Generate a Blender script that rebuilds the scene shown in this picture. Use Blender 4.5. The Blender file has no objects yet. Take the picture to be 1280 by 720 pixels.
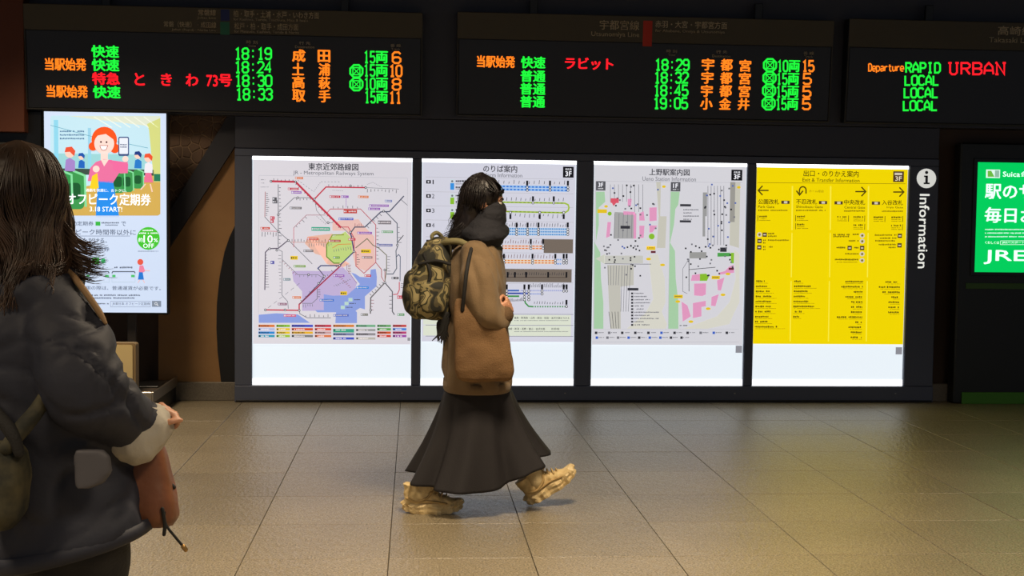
import bpy, bmesh, math, random
from mathutils import Vector, Matrix, noise
random.seed(7)
S = bpy.context.scene
COL = S.collection
# ------------------------------------------------------------------ camera
F_PX, PITCH, YAW, ROLL, DIST, EYE = 1591.6, 0.0548, 0.0767, 0.0117, 9.781, 1.42
_fw = Vector((math.sin(YAW)*math.cos(PITCH), math.cos(YAW)*math.cos(PITCH), -math.sin(PITCH)))
_rt = Vector((math.cos(YAW), -math.sin(YAW), 0))
_up = _rt.cross(_fw)
RT = _rt*math.cos(ROLL) + _up*math.sin(ROLL)
UP = _up*math.cos(ROLL) - _rt*math.sin(ROLL)
EYEP = Vector((0, -DIST, EYE))
cam_d = bpy.data.cameras.new('camera')
cam = bpy.data.objects.new('camera', cam_d); COL.objects.link(cam)
cam_d.sensor_width = 36; cam_d.lens = F_PX*36/1280; cam_d.clip_end = 100
cam.matrix_world = Matrix(((RT.x, UP.x, -_fw.x, EYEP.x), (RT.y, UP.y, -_fw.y, EYEP.y), (RT.z, UP.z, -_fw.z, EYEP.z), (0, 0, 0, 1)))
S.camera = cam
# ------------------------------------------------------------------ world and light
w = bpy.data.worlds.new('world'); S.world = w; w.use_nodes = True
w.node_tree.nodes['Background'].inputs[0].default_value = (0.74, 0.84, 1.0, 1)
w.node_tree.nodes['Background'].inputs[1].default_value = 0.20
S.view_settings.view_transform = 'Standard'
S.view_settings.look = 'None'
S.view_settings.gamma = 1
S.view_settings.exposure = 0.0
def area(name, loc, size, power, col, size_y=None, rot=(0, 0, 0), spread=180):
    l = bpy.data.lights.new(name, 'AREA'); l.energy = power; l.color = col; l.size = size
    if size_y: l.shape = 'RECTANGLE'; l.size_y = size_y
    l.spread = math.radians(spread)
    o = bpy.data.objects.new(name, l); COL.objects.link(o); o.location = loc; o.rotation_euler = rot
    return o
WARM = (1.0, 0.80, 0.56)
for i, (x, y, p) in enumerate([(-3.0, -4.6, 60), (0.6, -5.2, 75), (4.2, -4.6, 44), (-2.6, -8.4, 60), (1.2, -8.6, 60), (5, -8.4, 50), (-2.3, -1.6, 42)]):
    area('ceiling_lamp_light', (x, y, 3.25), 0.7, p, WARM, spread=120)
# ------------------------------------------------------------------ geometry helpers
def ray(px, py):
    return (_fw + RT*((px-640)/F_PX) + UP*((360-py)/F_PX))
def W(px, py, Y=0.0):
    """world point of photo pixel on the vertical plane y = Y"""
    d = ray(px, py); t = (Y-EYEP.y)/d.y
    return EYEP + d*t
def FL(px, py, z=0.0):
    d = ray(px, py); t = (z-EYEP.z)/d.z
    return EYEP + d*t
def sc_at(Y): return F_PX/(Y-EYEP.y)      # pixels per metre

def lin(c):
    return tuple(((v/255)/12.92 if v/255 <= 0.04045 else ((v/255+0.055)/1.055)**2.4) for v in c[:3])
_M = {}
def pm(name, col, rough=0.6, metal=0.0, bump=None, var=None, spec=0.5, sheen=0.0):
    """principled; col in sRGB 0-255; bump=(scale,strength[,dist]); var=(scale, col2)"""
    if name in _M: return _M[name]
    m = bpy.data.materials.new(name); m.use_nodes = True; nt = m.node_tree; b = nt.nodes['Principled BSDF']
    b.inputs['Base Color'].default_value = (*lin(col), 1); b.inputs['Roughness'].default_value = rough
    b.inputs['Metallic'].default_value = metal; b.inputs['Specular IOR Level'].default_value = spec
    if sheen: b.inputs['Sheen Weight'].default_value = sheen
    tc = nt.nodes.new('ShaderNodeTexCoord')
    if var:
        n = nt.nodes.new('ShaderNodeTexNoise'); n.inputs['Scale'].default_value = var[0]; n.inputs['Detail'].default_value = 5
        r = nt.nodes.new('ShaderNodeValToRGB'); r.color_ramp.elements[0].position = 0.38; r.color_ramp.elements[1].position = 0.64
        r.color_ramp.elements[0].color = (*lin(col), 1); r.color_ramp.elements[1].color = (*lin(var[1]), 1)
        nt.links.new(tc.outputs['Object'], n.inputs['Vector']); nt.links.new(n.outputs['Fac'], r.inputs['Fac']); nt.links.new(r.outputs['Color'], b.inputs['Base Color'])
    if bump:
        n = nt.nodes.new('ShaderNodeTexNoise'); n.inputs['Scale'].default_value = bump[0]; n.inputs['Detail'].default_value = 4
        bp = nt.nodes.new('ShaderNodeBump'); bp.inputs['Strength'].default_value = bump[1]; bp.inputs['Distance'].default_value = bump[2] if len(bump) > 2 else 0.01
        nt.links.new(tc.outputs['Object'], n.inputs['Vector']); nt.links.new(n.outputs['Fac'], bp.inputs['Height']); nt.links.new(bp.outputs['Normal'], b.inputs['Normal'])
    _M[name] = m; return m
def em(col, strength=1.0, sample=False):
    key = 'backlit_%d_%d_%d_%d' % (*[int(c) for c in col], int(strength*100))
    if key in _M: return _M[key]
    m = bpy.data.materials.new(key); m.use_nodes = True; nt = m.node_tree; b = nt.nodes['Principled BSDF']
    b.inputs['Base Color'].default_value = (*[c*0.3 for c in lin(col)], 1); b.inputs['Roughness'].default_value = 0.4
    b.inputs['Specular IOR Level'].default_value = 0.2
    b.inputs['Emission Color'].default_value = (*lin(col), 1); b.inputs['Emission Strength'].default_value = strength
    if not sample: m.cycles.emission_sampling = 'NONE'
    _M[key] = m; return m

def link(name, me, parent=None, mats=()):
    for m in mats: me.materials.append(m)
    o = bpy.data.objects.new(name, me); COL.objects.link(o)
    if parent:
        o.parent = parent
        o.matrix_parent_inverse = Matrix.Translation(parent.location).inverted() if not parent.parent else Matrix.Identity(4)
    return o
def fix(o): # parts are modelled in world coordinates; parents without parent sit at their own location
    return o
def thing(name, label, cat, loc=(0, 0, 0), group=None):
    o = bpy.data.objects.new(name, None); COL.objects.link(o); o.location = loc; o.empty_display_size = 0.1
    tag(o, label, cat, group); return o
def tag(o, label=None, cat=None, group=None, kind=None):
    if label: o['label'] = label
    if cat: o['category'] = cat
    if group: o['group'] = group
    if kind: o['kind'] = kind
    return o
def mesh(name, vs, fs, mat=None, parent=None, smooth=False, label=None, mi=None):
    me = bpy.data.meshes.new(name); me.from_pydata([tuple(v) for v in vs], [], fs); me.update()
    mats = mat if isinstance(mat, (list, tuple)) else ([mat] if mat else [])
    if mi: me.polygons.foreach_set('material_index', mi)
    if smooth: me.polygons.foreach_set('use_smooth', [True]*len(me.polygons))
    o = link(name, me, parent, mats)
    if label: o['label'] = label
    return o
def bevel_box(c, s, bev=0.004, rot=None):
    """returns verts, faces of a bevelled box"""
    bm = bmesh.new(); bmesh.ops.create_cube(bm, size=1)
    for v in bm.verts: v.co = Vector((v.co.x*s[0], v.co.y*s[1], v.co.z*s[2]))
    if bev: bmesh.ops.bevel(bm, geom=bm.edges[:], offset=bev, segments=1, affect='EDGES')
    M = (rot or Matrix.Identity(3))
    vs = [M @ v.co + Vector(c) for v in bm.verts]; fs = [[v.index for v in f.verts] for f in bm.faces]
    bm.verts.index_update(); fs = [[v.index for v in f.verts] for f in bm.faces]
    bm.free(); return vs, fs
def box(name, lo, hi, mat, parent=None, bev=0.004, label=None):
    c = [(a+b)/2 for a, b in zip(lo, hi)]; s = [abs(b-a) for a, b in zip(lo, hi)]
    vs, fs = bevel_box(c, s, min(bev, min(s)*0.3)); return mesh(name, vs, fs, mat, parent, label=label)
def join(pieces):
    V, Fc = [], []
    for vs, fs in pieces:
        o = len(V); V += list(vs); Fc += [[i+o for i in f] for f in fs]
    return V, Fc
def prism(pts, y0, y1):
    """polygon (x,z) list extruded from y0 (front) to y1"""
    n = len(pts); vs = [Vector((p[0], y0, p[1])) for p in pts]+[Vector((p[0], y1, p[1])) for p in pts]
    fs = [list(range(n)), list(range(2*n-1, n-1, -1))]+[[i, i+n, (i+1) % n+n, (i+1) % n] for i in range(n)]
    return vs, fs
def ring_loft(rings, n=32, cap=True):
    """rings: (centre, ax, ay, p) superellipse rings joined to a tube"""
    V, Fc = [], []
    for c, ax, ay, p in rings:
        for k in range(n):
            t = 2*math.pi*k/n; ct, st = math.cos(t), math.sin(t)
            V.append(c + ax*(math.copysign(abs(ct)**(2/p), ct)) + ay*(math.copysign(abs(st)**(2/p), st)))
    m = len(rings)
    for i in range(m-1):
        for k in range(n):
            a, b = i*n+k, i*n+(k+1) % n
            Fc.append([a, b, b+n, a+n])
    if cap:
        Fc.append(list(range(n))[::-1]); Fc.append([(m-1)*n+k for k in range(n)])
    return V, Fc
def ellipsoid(c, r, rot=None, n=20, m=12):
    V, Fc = [], []; M = rot or Matrix.Identity(3); c = Vector(c)
    if not hasattr(r, '__len__'): r = (r, r, r)
    V.append(c + M @ Vector((0, 0, r[2])))
    for i in range(1, m):
        a = math.pi*i/m
        for k in range(n):
            t = 2*math.pi*k/n
            V.append(c + M @ Vector((r[0]*math.sin(a)*math.cos(t), r[1]*math.sin(a)*math.sin(t), r[2]*math.cos(a))))
    V.append(c + M @ Vector((0, 0, -r[2])))
    for k in range(n): Fc.append([0, 1+k, 1+(k+1) % n])
    for i in range(m-2):
        for k in range(n):
            a = 1+i*n+k; b = 1+i*n+(k+1) % n; Fc.append([a, a+n, b+n, b])
    l = len(V)-1; b0 = 1+(m-2)*n
    for k in range(n): Fc.append([l, b0+(k+1) % n, b0+k])
    return V, Fc
def frames(pts):
    T = []
    for i in range(len(pts)):
        a = pts[max(0, i-1)]; b = pts[min(len(pts)-1, i+1)]; d = (b-a)
        T.append(d.normalized() if d.length > 1e-9 else Vector((0, 0, 1)))
    u = T[0].orthogonal().normalized(); out = []
    for t in T:
        u = (u - t*u.dot(t)); u = u.normalized() if u.length > 1e-6 else t.orthogonal().normalized()
        out.append((t, u, t.cross(u)))
    return out
def tube(pts, radii, n=10, cap=True, flat=1.0, up=None):
    """tapered tube; round capped if cap"""
    pts = [Vector(p) for p in pts]
    if not hasattr(radii, '__len__'): radii = [radii]*len(pts)
    radii = list(radii)
    if cap == 'round':
        P, R = [], []; d0 = (pts[0]-pts[1]).normalized(); d1 = (pts[-1]-pts[-2]).normalized()
        for a in (80, 55, 28): P.append(pts[0]+d0*radii[0]*math.sin(math.radians(a))); R.append(radii[0]*math.cos(math.radians(a)))
        P += pts; R += radii
        for a in (28, 55, 80): P.append(pts[-1]+d1*radii[-1]*math.sin(math.radians(a))); R.append(radii[-1]*math.cos(math.radians(a)))
        pts, radii = P, R
    V, Fc = [], []
    for (t, u, v), p, r in zip(frames(pts), pts, radii):
        if up is not None:
            v = t.cross(up).normalized(); u = v.cross(t)
        for k in range(n):
            a = 2*math.pi*k/n; V.append(p + u*math.cos(a)*r*flat + v*math.sin(a)*r)
    for i in range(len(pts)-1):
        for k in range(n):
            a, b = i*n+k, i*n+(k+1) % n; Fc.append([a, b, b+n, a+n])
    if cap and n > 2:
        Fc.append(list(range(n))[::-1]); Fc.append([(len(pts)-1)*n+k for k in range(n)])
    return V, Fc
def smooth_path(pts, k=6):
    pts = [Vector(p) for p in pts]; out = []
    for i in range(len(pts)-1):
        p0 = pts[max(0, i-1)]; p1 = pts[i]; p2 = pts[i+1]; p3 = pts[min(len(pts)-1, i+2)]
        for j in range(k):
            t = j/k
            out.append(0.5*((2*p1)+(p2-p0)*t+(2*p0-5*p1+4*p2-p3)*t*t+(3*p1-p0-3*p2+p3)*t**3))
    out.append(pts[-1]); return out
def lerp_list(vals, n):
    m = len(vals)-1; out = []
    for i in range(n):
        x = i/(n-1)*m; a = min(int(x), m-1); f = x-a; out.append(vals[a]*(1-f)+vals[a+1]*f)
    return out
def stube(pts, radii, k=6, n=12, cap='round', flat=1.0, up=None):
    p = smooth_path(pts, k)
    if not hasattr(radii, '__len__'): radii = [radii]*len(pts)
    return tube(p, lerp_list(radii, len(p)), n, cap, flat, up)
def blob(name, pieces, voxel, smooth, mat, parent=None, disp=None, label=None, sub=0):
    """union of closed pieces, voxel-remeshed and relaxed to one surface"""
    V, Fc = join(pieces)
    me = bpy.data.meshes.new('tmp'); me.from_pydata([tuple(v) for v in V], [], Fc); me.update()
    o = bpy.data.objects.new('tmp', me); COL.objects.link(o)
    r = o.modifiers.new('r', 'REMESH'); r.mode = 'VOXEL'; r.voxel_size = voxel; r.use_smooth_shade = True
    s = o.modifiers.new('s', 'SMOOTH'); s.factor = 0.5; s.iterations = smooth
    dg = bpy.context.evaluated_depsgraph_get(); ev = o.evaluated_get(dg)
    nm = bpy.data.meshes.new_from_object(ev); nm.name = name
    bpy.data.objects.remove(o); bpy.data.meshes.remove(me)
    if disp:
        co = [v.co.copy() for v in nm.vertices]; no = [v.normal.copy() for v in nm.vertices]; flat = []
        for c, n_ in zip(co, no): flat.extend(c + n_*disp(c))
        nm.vertices.foreach_set('co', flat); nm.update()
    nm.polygons.foreach_set('use_smooth', [True]*len(nm.polygons))
    ob = link(name, nm, parent, [mat])
    if label: ob['label'] = label
    return ob
def mesh_j(name, pieces, mat, parent=None, smooth=False, label=None):
    V, Fc = join(pieces); return mesh(name, V, Fc, mat, parent, smooth, label)
def apply_sub(o, lv=1):
    m = o.modifiers.new('subdivision', 'SUBSURF'); m.levels = lv; m.render_levels = lv
def wr(scale, amp, stretch=(1, 1, 1), seed=0.0):
    def f(c): return amp*(noise.noise(Vector((c.x*scale*stretch[0]+seed, c.y*scale*stretch[1], c.z*scale*stretch[2])))
                          + 0.5*noise.noise(Vector((c.x*scale*2.1*stretch[0], c.y*scale*2.1*stretch[1]+seed, c.z*scale*2.1*stretch[2]))))
    return f

# ------------------------------------------------------------------ flat print helpers
_TX = {}
def text_mesh(s, bold=0.0):
    key = (s, bold)
    if key in _TX: return _TX[key]
    cu = bpy.data.curves.new('t', 'FONT'); cu.body = s; cu.size = 1; cu.resolution_u = 2
    o = bpy.data.objects.new('t', cu); COL.objects.link(o)
    ev = o.evaluated_get(bpy.context.evaluated_depsgraph_get()); me = bpy.data.meshes.new_from_object(ev)
    vs = [(v.co.x, v.co.y) for v in me.vertices]; fs = [list(p.vertices) for p in me.polygons]
    bpy.data.objects.remove(o); bpy.data.curves.remove(cu); bpy.data.meshes.remove(me)
    if not vs: vs = [(0, 0), (1, 0), (1, 1)]; fs = [[0, 1, 2]]
    x0 = min(v[0] for v in vs); x1 = max(v[0] for v in vs); y0 = min(v[1] for v in vs); y1 = max(v[1] for v in vs)
    vs = [((x-x0)/max(x1-x0, 1e-6)-0.5, (y-y0)/max(y1-y0, 1e-6)-0.5) for x, y in vs]
    if bold:   # heavier weight: overlapping copies, one stroke width apart
        k = len(s); dx = bold/k*0.9; dy = bold*0.55; V, G = [], []
        for ax, ay in ((-dx, 0), (dx, 0), (0, dy), (0, -dy)):
            o_ = len(V); V += [((x*(1-2*dx))+ax, (y*(1-2*dy))+ay) for x, y in vs]; G += [[i+o_ for i in f] for f in fs]
        vs, fs = V, G
    _TX[key] = (vs, fs); return _TX[key]
LEDF = {  # stroke lettering of a dot display, on a 4 x 6 grid, y down
 '0': [[(1,0),(3,0),(4,1),(4,5),(3,6),(1,6),(0,5),(0,1),(1,0)]], '1': [[(.8,1),(2.2,0),(2.2,6)],[(.9,6),(3.4,6)]], '2': [[(0,1),(1,0),(3,0),(4,1),(4,2.2),(0,6),(4,6)]],
 '3': [[(0,1),(1,0),(3,0),(4,1),(4,2),(3,2.9),(1.6,2.9)],[(3,2.9),(4,3.9),(4,5),(3,6),(1,6),(0,5)]], '4': [[(3,6),(3,0),(0,4.2),(4,4.2)]], '5': [[(4,0),(.5,0),(.3,2.7),(3,2.5),(4,3.5),(4,5),(3,6),(1,6),(0,5)]],
 '6': [[(4,1),(3,0),(1,0),(0,1),(0,5),(1,6),(3,6),(4,5),(4,3.7),(3,2.8),(1,2.8),(0,3.7)]], '8': [[(1,0),(3,0),(4,1),(4,2),(3,2.9),(1,2.9),(0,2),(0,1),(1,0)],[(1,2.9),(0,3.9),(0,5),(1,6),(3,6),(4,5),(4,3.9),(3,2.9)]],
 '9': [[(0,5),(1,6),(3,6),(4,5),(4,1),(3,0),(1,0),(0,1),(0,2.3),(1,3.2),(3,3.2),(4,2.3)]], ':': [[(1.5,1.4),(2.5,1.4)],[(1.5,4.6),(2.5,4.6)]],
 'R': [[(.3,6),(.3,0),(3,0),(4,1),(4,2),(3,3),(.3,3)],[(2,3),(4,6)]], 'A': [[(0,6),(.4,2),(2,0),(3.6,2),(4,6)],[(.3,4),(3.7,4)]], 'P': [[(.3,6),(.3,0),(3,0),(4,1),(4,2.2),(3,3.2),(.3,3.2)]], 'I': [[(2,0),(2,6)],[(.8,0),(3.2,0)],[(.8,6),(3.2,6)]],
 'D': [[(.3,0),(.3,6),(2.8,6),(4,4.8),(4,1.2),(2.8,0),(.3,0)]], 'L': [[(.3,0),(.3,6),(4,6)]], 'O': [[(1,0),(3,0),(4,1),(4,5),(3,6),(1,6),(0,5),(0,1),(1,0)]], 'C': [[(4,1),(3,0),(1,0),(0,1),(0,5),(1,6),(3,6),(4,5)]],
 'U': [[(.5,0),(.5,5),(1.3,6),(2.7,6),(3.5,5),(3.5,0)],[(-.3,0),(1.2,0)],[(2.8,0),(4.3,0)]], 'B': [[(.3,3),(.3,0),(3,0),(3.9,.9),(3.9,2.1),(3,3),(.3,3),(.3,6),(3,6),(4,5.1),(4,3.9),(3,3)]], 'N': [[(.4,6),(.4,0),(3.6,6),(3.6,0)],[(-.3,0),(.6,0)],[(2.9,0),(4.3,0)],[(-.3,6),(1.1,6)]],
 'e': [[(0,4.2),(4,4.2),(3.6,2.6),(2.6,2),(1.2,2),(0,3.2),(0,5),(1.2,6),(3.6,6)]], 'p': [[(0,7.4),(0,2),(2.8,2),(4,3.2),(4,4.8),(2.8,6),(0,6)]], 'a': [[(.4,2.2),(3,2),(3.8,3),(3.8,6)],[(3.8,4),(1,4),(.2,5),(1,6),(3.8,5.6)]], 'r': [[(.4,2),(.4,6)],[(.4,3.6),(2,2.2),(3.8,2.2)]],
 't': [[(1.6,.6),(1.6,5.2),(2.4,6),(3.8,6)],[(.2,2.2),(3.6,2.2)]], 'u': [[(.2,2),(.2,5),(1,6),(3.6,5.4)],[(3.6,2),(3.6,6)]]}
class Pr:
    """flat print on a plane (origin O, axes U, V, outward normal N); shapes are given in photo pixels through an optional map"""
    def __init__(s, O, U=Vector((1, 0, 0)), V=Vector((0, 0, 1)), m=None):
        s.O, s.U, s.V = Vector(O), U, V; s.N = U.cross(V); s.m = m or (lambda x, y: (x, y)); s.k = 1.0
        s.v = []; s.f = []; s.i = []; s.mats = []; s.lay = 0
    def crop(s, ox, oy, k): s.m = lambda x, y: (ox+x*k, oy+y*k); s.k = k; return s
    def px(s): s.m = lambda x, y: (x, y); s.k = 1.0; return s
    def hit(s, x, y):
        px_, py_ = s.m(x, y); d = ray(px_, py_); t = (s.O-EYEP).dot(s.N)/d.dot(s.N); P = EYEP+d*t-s.O
        return P.dot(s.U), P.dot(s.V)
    def scale(s, x, y):
        a = s.hit(x, y); b = s.hit(x+1, y); c = s.hit(x, y+1)
        return abs(b[0]-a[0]), abs(c[1]-a[1])
    def mi(s, mat):
        if mat not in s.mats: s.mats.append(mat)
        return s.mats.index(mat)
    def add(s, uv, faces, mat, h):
        o = len(s.v); s.v += [s.O+s.U*u+s.V*v+s.N*(0.0006*h) for u, v in uv]
        s.f += [[i+o for i in f] for f in faces]; s.i += [s.mi(mat)]*len(faces)
    def uvpoly(s, uv, mat, h=1): s.add(uv, [list(range(len(uv)))], mat, h)
    def poly(s, pts, mat, h=1):
        uv = [s.hit(*p) for p in pts]
        A = sum(uv[i][0]*uv[(i+1) % len(uv)][1]-uv[(i+1) % len(uv)][0]*uv[i][1] for i in range(len(uv)))
        if A < 0: uv = uv[::-1]
        s.add(uv, [list(range(len(uv)))], mat, h)
    def rect(s, x0, y0, x1, y1, mat, h=1):
        cx, cy = (x0+x1)/2, (y0+y1)/2; u, v = s.hit(cx, cy); su, sv = s.scale(cx, cy); a = (x1-x0)/2*su; b = (y1-y0)/2*sv
        s.add([(u-a, v-b), (u+a, v-b), (u+a, v+b), (u-a, v+b)], [[0, 1, 2, 3]], mat, h)
    def rrect(s, x0, y0, x1, y1, r, mat, h=1):
        pts = []
        for cx, cy, a0 in ((x1-r, y1-r, 0), (x0+r, y1-r, 90), (x0+r, y0+r, 180), (x1-r, y0+r, 270)):
            for j in range(5):
                a = math.radians(a0+j*22.5); pts.append((cx+r*math.cos(a), cy+r*math.sin(a)))
        s.poly(pts, mat, h)
    def circ(s, x, y, r, mat, h=1, ry=None, n=24):
        ry = ry or r; s.poly([(x+r*math.cos(2*math.pi*k/n), y+ry*math.sin(2*math.pi*k/n)) for k in range(n)], mat, h)
    def line(s, pts, wd, mat, h=1):
        uv = [Vector(s.hit(*p)) for p in pts]; sc = s.scale(*pts[0])[0]; hw = wd*sc/2
        L = []
        for i, p in enumerate(uv):
            d0 = (uv[i]-uv[i-1]).normalized() if i else (uv[1]-uv[0]).normalized()
            d1 = (uv[i+1]-uv[i]).normalized() if i < len(uv)-1 else d0
            t = (d0+d1); t = t.normalized() if t.length > 1e-5 else d0
            nn = Vector((-t.y, t.x)); c = max(0.5, abs(nn.dot(Vector((-d0.y, d0.x))))); L.append((p+nn*hw/c, p-nn*hw/c))
        o = [q for ab in L for q in ab]
        s.add([tuple(q) for q in o], [[2*i, 2*i+1, 2*i+3, 2*i+2] for i in range(len(L)-1)], mat, h)
    def dash(s, p, q, wd, mat, n=6, h=1):
        for i in range(n):
            a = i/n; b = (i+0.55)/n
            s.line([(p[0]+(q[0]-p[0])*a, p[1]+(q[1]-p[1])*a), (p[0]+(q[0]-p[0])*b, p[1]+(q[1]-p[1])*b)], wd, mat, h)
    def ticks(s, p, q, n, ln, wd, mat, ang=90, h=1):
        """short bars beside a line: station names"""
        d = Vector((q[0]-p[0], q[1]-p[1])).normalized(); a = math.radians(ang)
        e = Vector((d.x*math.cos(a)-d.y*math.sin(a), d.x*math.sin(a)+d.y*math.cos(a)))
        for i in range(n):
            f = (i+0.5)/n; b = Vector((p[0]+(q[0]-p[0])*f, p[1]+(q[1]-p[1])*f)); l = ln*random.uniform(0.6, 1.15)
            s.line([tuple(b+e*ln*0.2), tuple(b+e*l)], wd, mat, h)
    def text(s, t, x0, y0, x1, y1, mat, bold=0.0, h=2):
        vs, fs = text_mesh(t, bold); cx, cy = (x0+x1)/2, (y0+y1)/2; u, v = s.hit(cx, cy); su, sv = s.scale(cx, cy)
        s.add([(u+a*(x1-x0)*su, v+b*(y1-y0)*sv) for a, b in vs], fs, mat, h)
    def greek(s, x0, y0, x1, y1, mat, h=2):
        """a line of print too small to read in the photograph"""
        x = x0; hh = y1-y0
        while x < x1-hh*0.4:
            g = random.choice((0.5, 0.75, 0.9, 0.9)); wd = min(hh*g, x1-x)
            if random.random() > 0.08:
                a = random.uniform(0, 0.25)*hh; s.rect(x, y0+a, x+wd*0.72, y1-random.uniform(0, 0.2)*hh, mat, h)
            x += wd
    def led(s, t, x0, y0, x1, y1, mat, wd=1.9, gap=0.28, h=2):
        n = len(t); cw = (x1-x0)/n
        for i, ch in enumerate(t):
            w_ = cw*(1-gap); ox = x0+cw*i+cw*gap/2
            for st in LEDF[ch]: s.line([(ox+a/4*w_, y0+wd/2+b/6*(y1-y0-wd)) for a, b in st], wd, mat, h)
    def lit(s, t, x0, y0, x1, y1, mat):
        if all(c in LEDF for c in t): s.led(t, x0, y0, x1, y1, mat, 2.3 if len(t) < 9 else 1.5, 0.22 if len(t) < 9 else 0.2)
        elif '両' in t:
            xm = x0+(x1-x0)*0.5; s.led(t[:-1], x0, y0, xm, y1, mat, 2.1); s.text('両', xm, y0+0.3, x1, y1, mat, LB)
        elif '73' in t:
            xm = x0+(x1-x0)*0.48; s.text('73', x0, y0+1, xm-1, y1, mat, LB); s.text('号', xm, y0, x1, y1, mat, LB)
        else: s.text(t, x0, y0, x1, y1, mat, LB)
    def done(s, name, parent, label=None, stuff=True):
        if not s.v: return None
        o = mesh(name, s.v, s.f, s.mats, parent, mi=s.i)
        if label: o['label'] = label
        if len(s.f) > 12 and stuff: o['kind'] = 'stuff'
        s.v, s.f, s.i, s.mats = [], [], [], []
        return o

# ------------------------------------------------------------------ materials
def tile_mat():
    m = bpy.data.materials.new('granite_tile'); m.use_nodes = True; nt = m.node_tree; N = nt.nodes; L = nt.links; b = N['Principled BSDF']
    g = N.new('ShaderNodeNewGeometry'); oi = N.new('ShaderNodeObjectInfo')
    n1 = N.new('ShaderNodeTexNoise'); n1.inputs['Scale'].default_value = 130; n1.inputs['Detail'].default_value = 3
    n2 = N.new('ShaderNodeTexNoise'); n2.inputs['Scale'].default_value = 2.3; n2.inputs['Detail'].default_value = 3
    mp = N.new('ShaderNodeMapping'); mp.inputs['Rotation'].default_value = (0, 0, 0.5); mp.inputs['Scale'].default_value = (1, 0.38, 1)
    n3 = N.new('ShaderNodeTexNoise'); n3.inputs['Scale'].default_value = 46; n3.inputs['Detail'].default_value = 3; n3.inputs['Roughness'].default_value = 0.6
    L.new(g.outputs['Position'], n1.inputs['Vector']); L.new(g.outputs['Position'], n2.inputs['Vector']); L.new(g.outputs['Position'], mp.inputs['Vector']); L.new(mp.outputs['Vector'], n3.inputs['Vector'])
    r = N.new('ShaderNodeValToRGB'); e = r.color_ramp.elements; e[0].position = 0.34; e[1].position = 0.68
    e[0].color = (*lin((88, 80, 64)), 1); e[1].color = (*lin((168, 154, 126)), 1)
    L.new(n1.outputs['Fac'], r.inputs['Fac'])
    ml = N.new('ShaderNodeMath'); ml.operation = 'MULTIPLY_ADD'; ml.inputs[1].default_value = 0.16; ml.inputs[2].default_value = 0.92
    L.new(oi.outputs['Random'], ml.inputs[0])
    m2 = N.new('ShaderNodeMath'); m2.operation = 'MULTIPLY_ADD'; m2.inputs[1].default_value = 0.35; m2.inputs[2].default_value = 0.82; L.new(n2.outputs['Fac'], m2.inputs[0])
    m3 = N.new('ShaderNodeMath'); m3.operation = 'MULTIPLY'; L.new(ml.outputs[0], m3.inputs[0]); L.new(m2.outputs[0], m3.inputs[1])
    mx = N.new('ShaderNodeVectorMath'); mx.operation = 'SCALE'; L.new(r.outputs['Color'], mx.inputs[0]); L.new(m3.outputs[0], mx.inputs['Scale'])
    L.new(mx.outputs['Vector'], b.inputs['Base Color'])
    rr = N.new('ShaderNodeMapRange'); rr.inputs['To Min'].default_value = 0.26; rr.inputs['To Max'].default_value = 0.46; L.new(n3.outputs['Fac'], rr.inputs['Value']); L.new(rr.outputs['Result'], b.inputs['Roughness'])
    bp = N.new('ShaderNodeBump'); bp.inputs['Strength'].default_value = 0.9; bp.inputs['Distance'].default_value = 0.006
    L.new(n3.outputs['Fac'], bp.inputs['Height']); L.new(bp.outputs['Normal'], b.inputs['Normal'])
    return m
M_TILE = tile_mat()
M_GROUT = pm('grout', (78, 70, 58), 0.8)
M_FRAME = pm('dark_painted_steel', (88, 94, 112), 0.42, 0.0, bump=(40, 0.05))
M_FASC = pm('dark_fascia', (66, 68, 80), 0.45, 0.0, bump=(8, 0.05))
M_BLACK = pm('black_panel', (20, 20, 21), 0.35)
M_HEAD = pm('header_panel', (78, 72, 58), 0.6)
M_LED = pm('led_face', (40, 40, 44), 0.35)
M_TRIM = pm('board_edge', (66, 64, 60), 0.5, 0.4)
M_INK = pm('pale_ink', (240, 226, 196), 0.7)
M_WOOD = pm('tan_wall_panel', (158, 118, 72), 0.62, bump=(30, 0.1), var=(3, (148, 108, 64)))
M_BROWN = pm('brown_wall', (74, 56, 42), 0.7, bump=(20, 0.1))
M_REDBR = pm('red_brown_wall', (98, 50, 28), 0.6, bump=(10, 0.05))
M_STONE = pm('brown_stone', (108, 84, 66), 0.75, bump=(25, 0.3, 0.01), var=(5, (90, 70, 55)))
M_MORT = pm('mortar', (140, 116, 92), 0.85)
M_BASE = pm('stone_skirting', (126, 118, 104), 0.55, bump=(90, 0.1), var=(120, (110, 102, 90)))
M_CHROME = pm('brushed_steel', (170, 165, 155), 0.3, 0.9)
M_CREAM = pm('cream_panel', (232, 208, 150), 0.5)
M_LIGHTBACK = em((232, 241, 248), 1.0, True)

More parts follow.
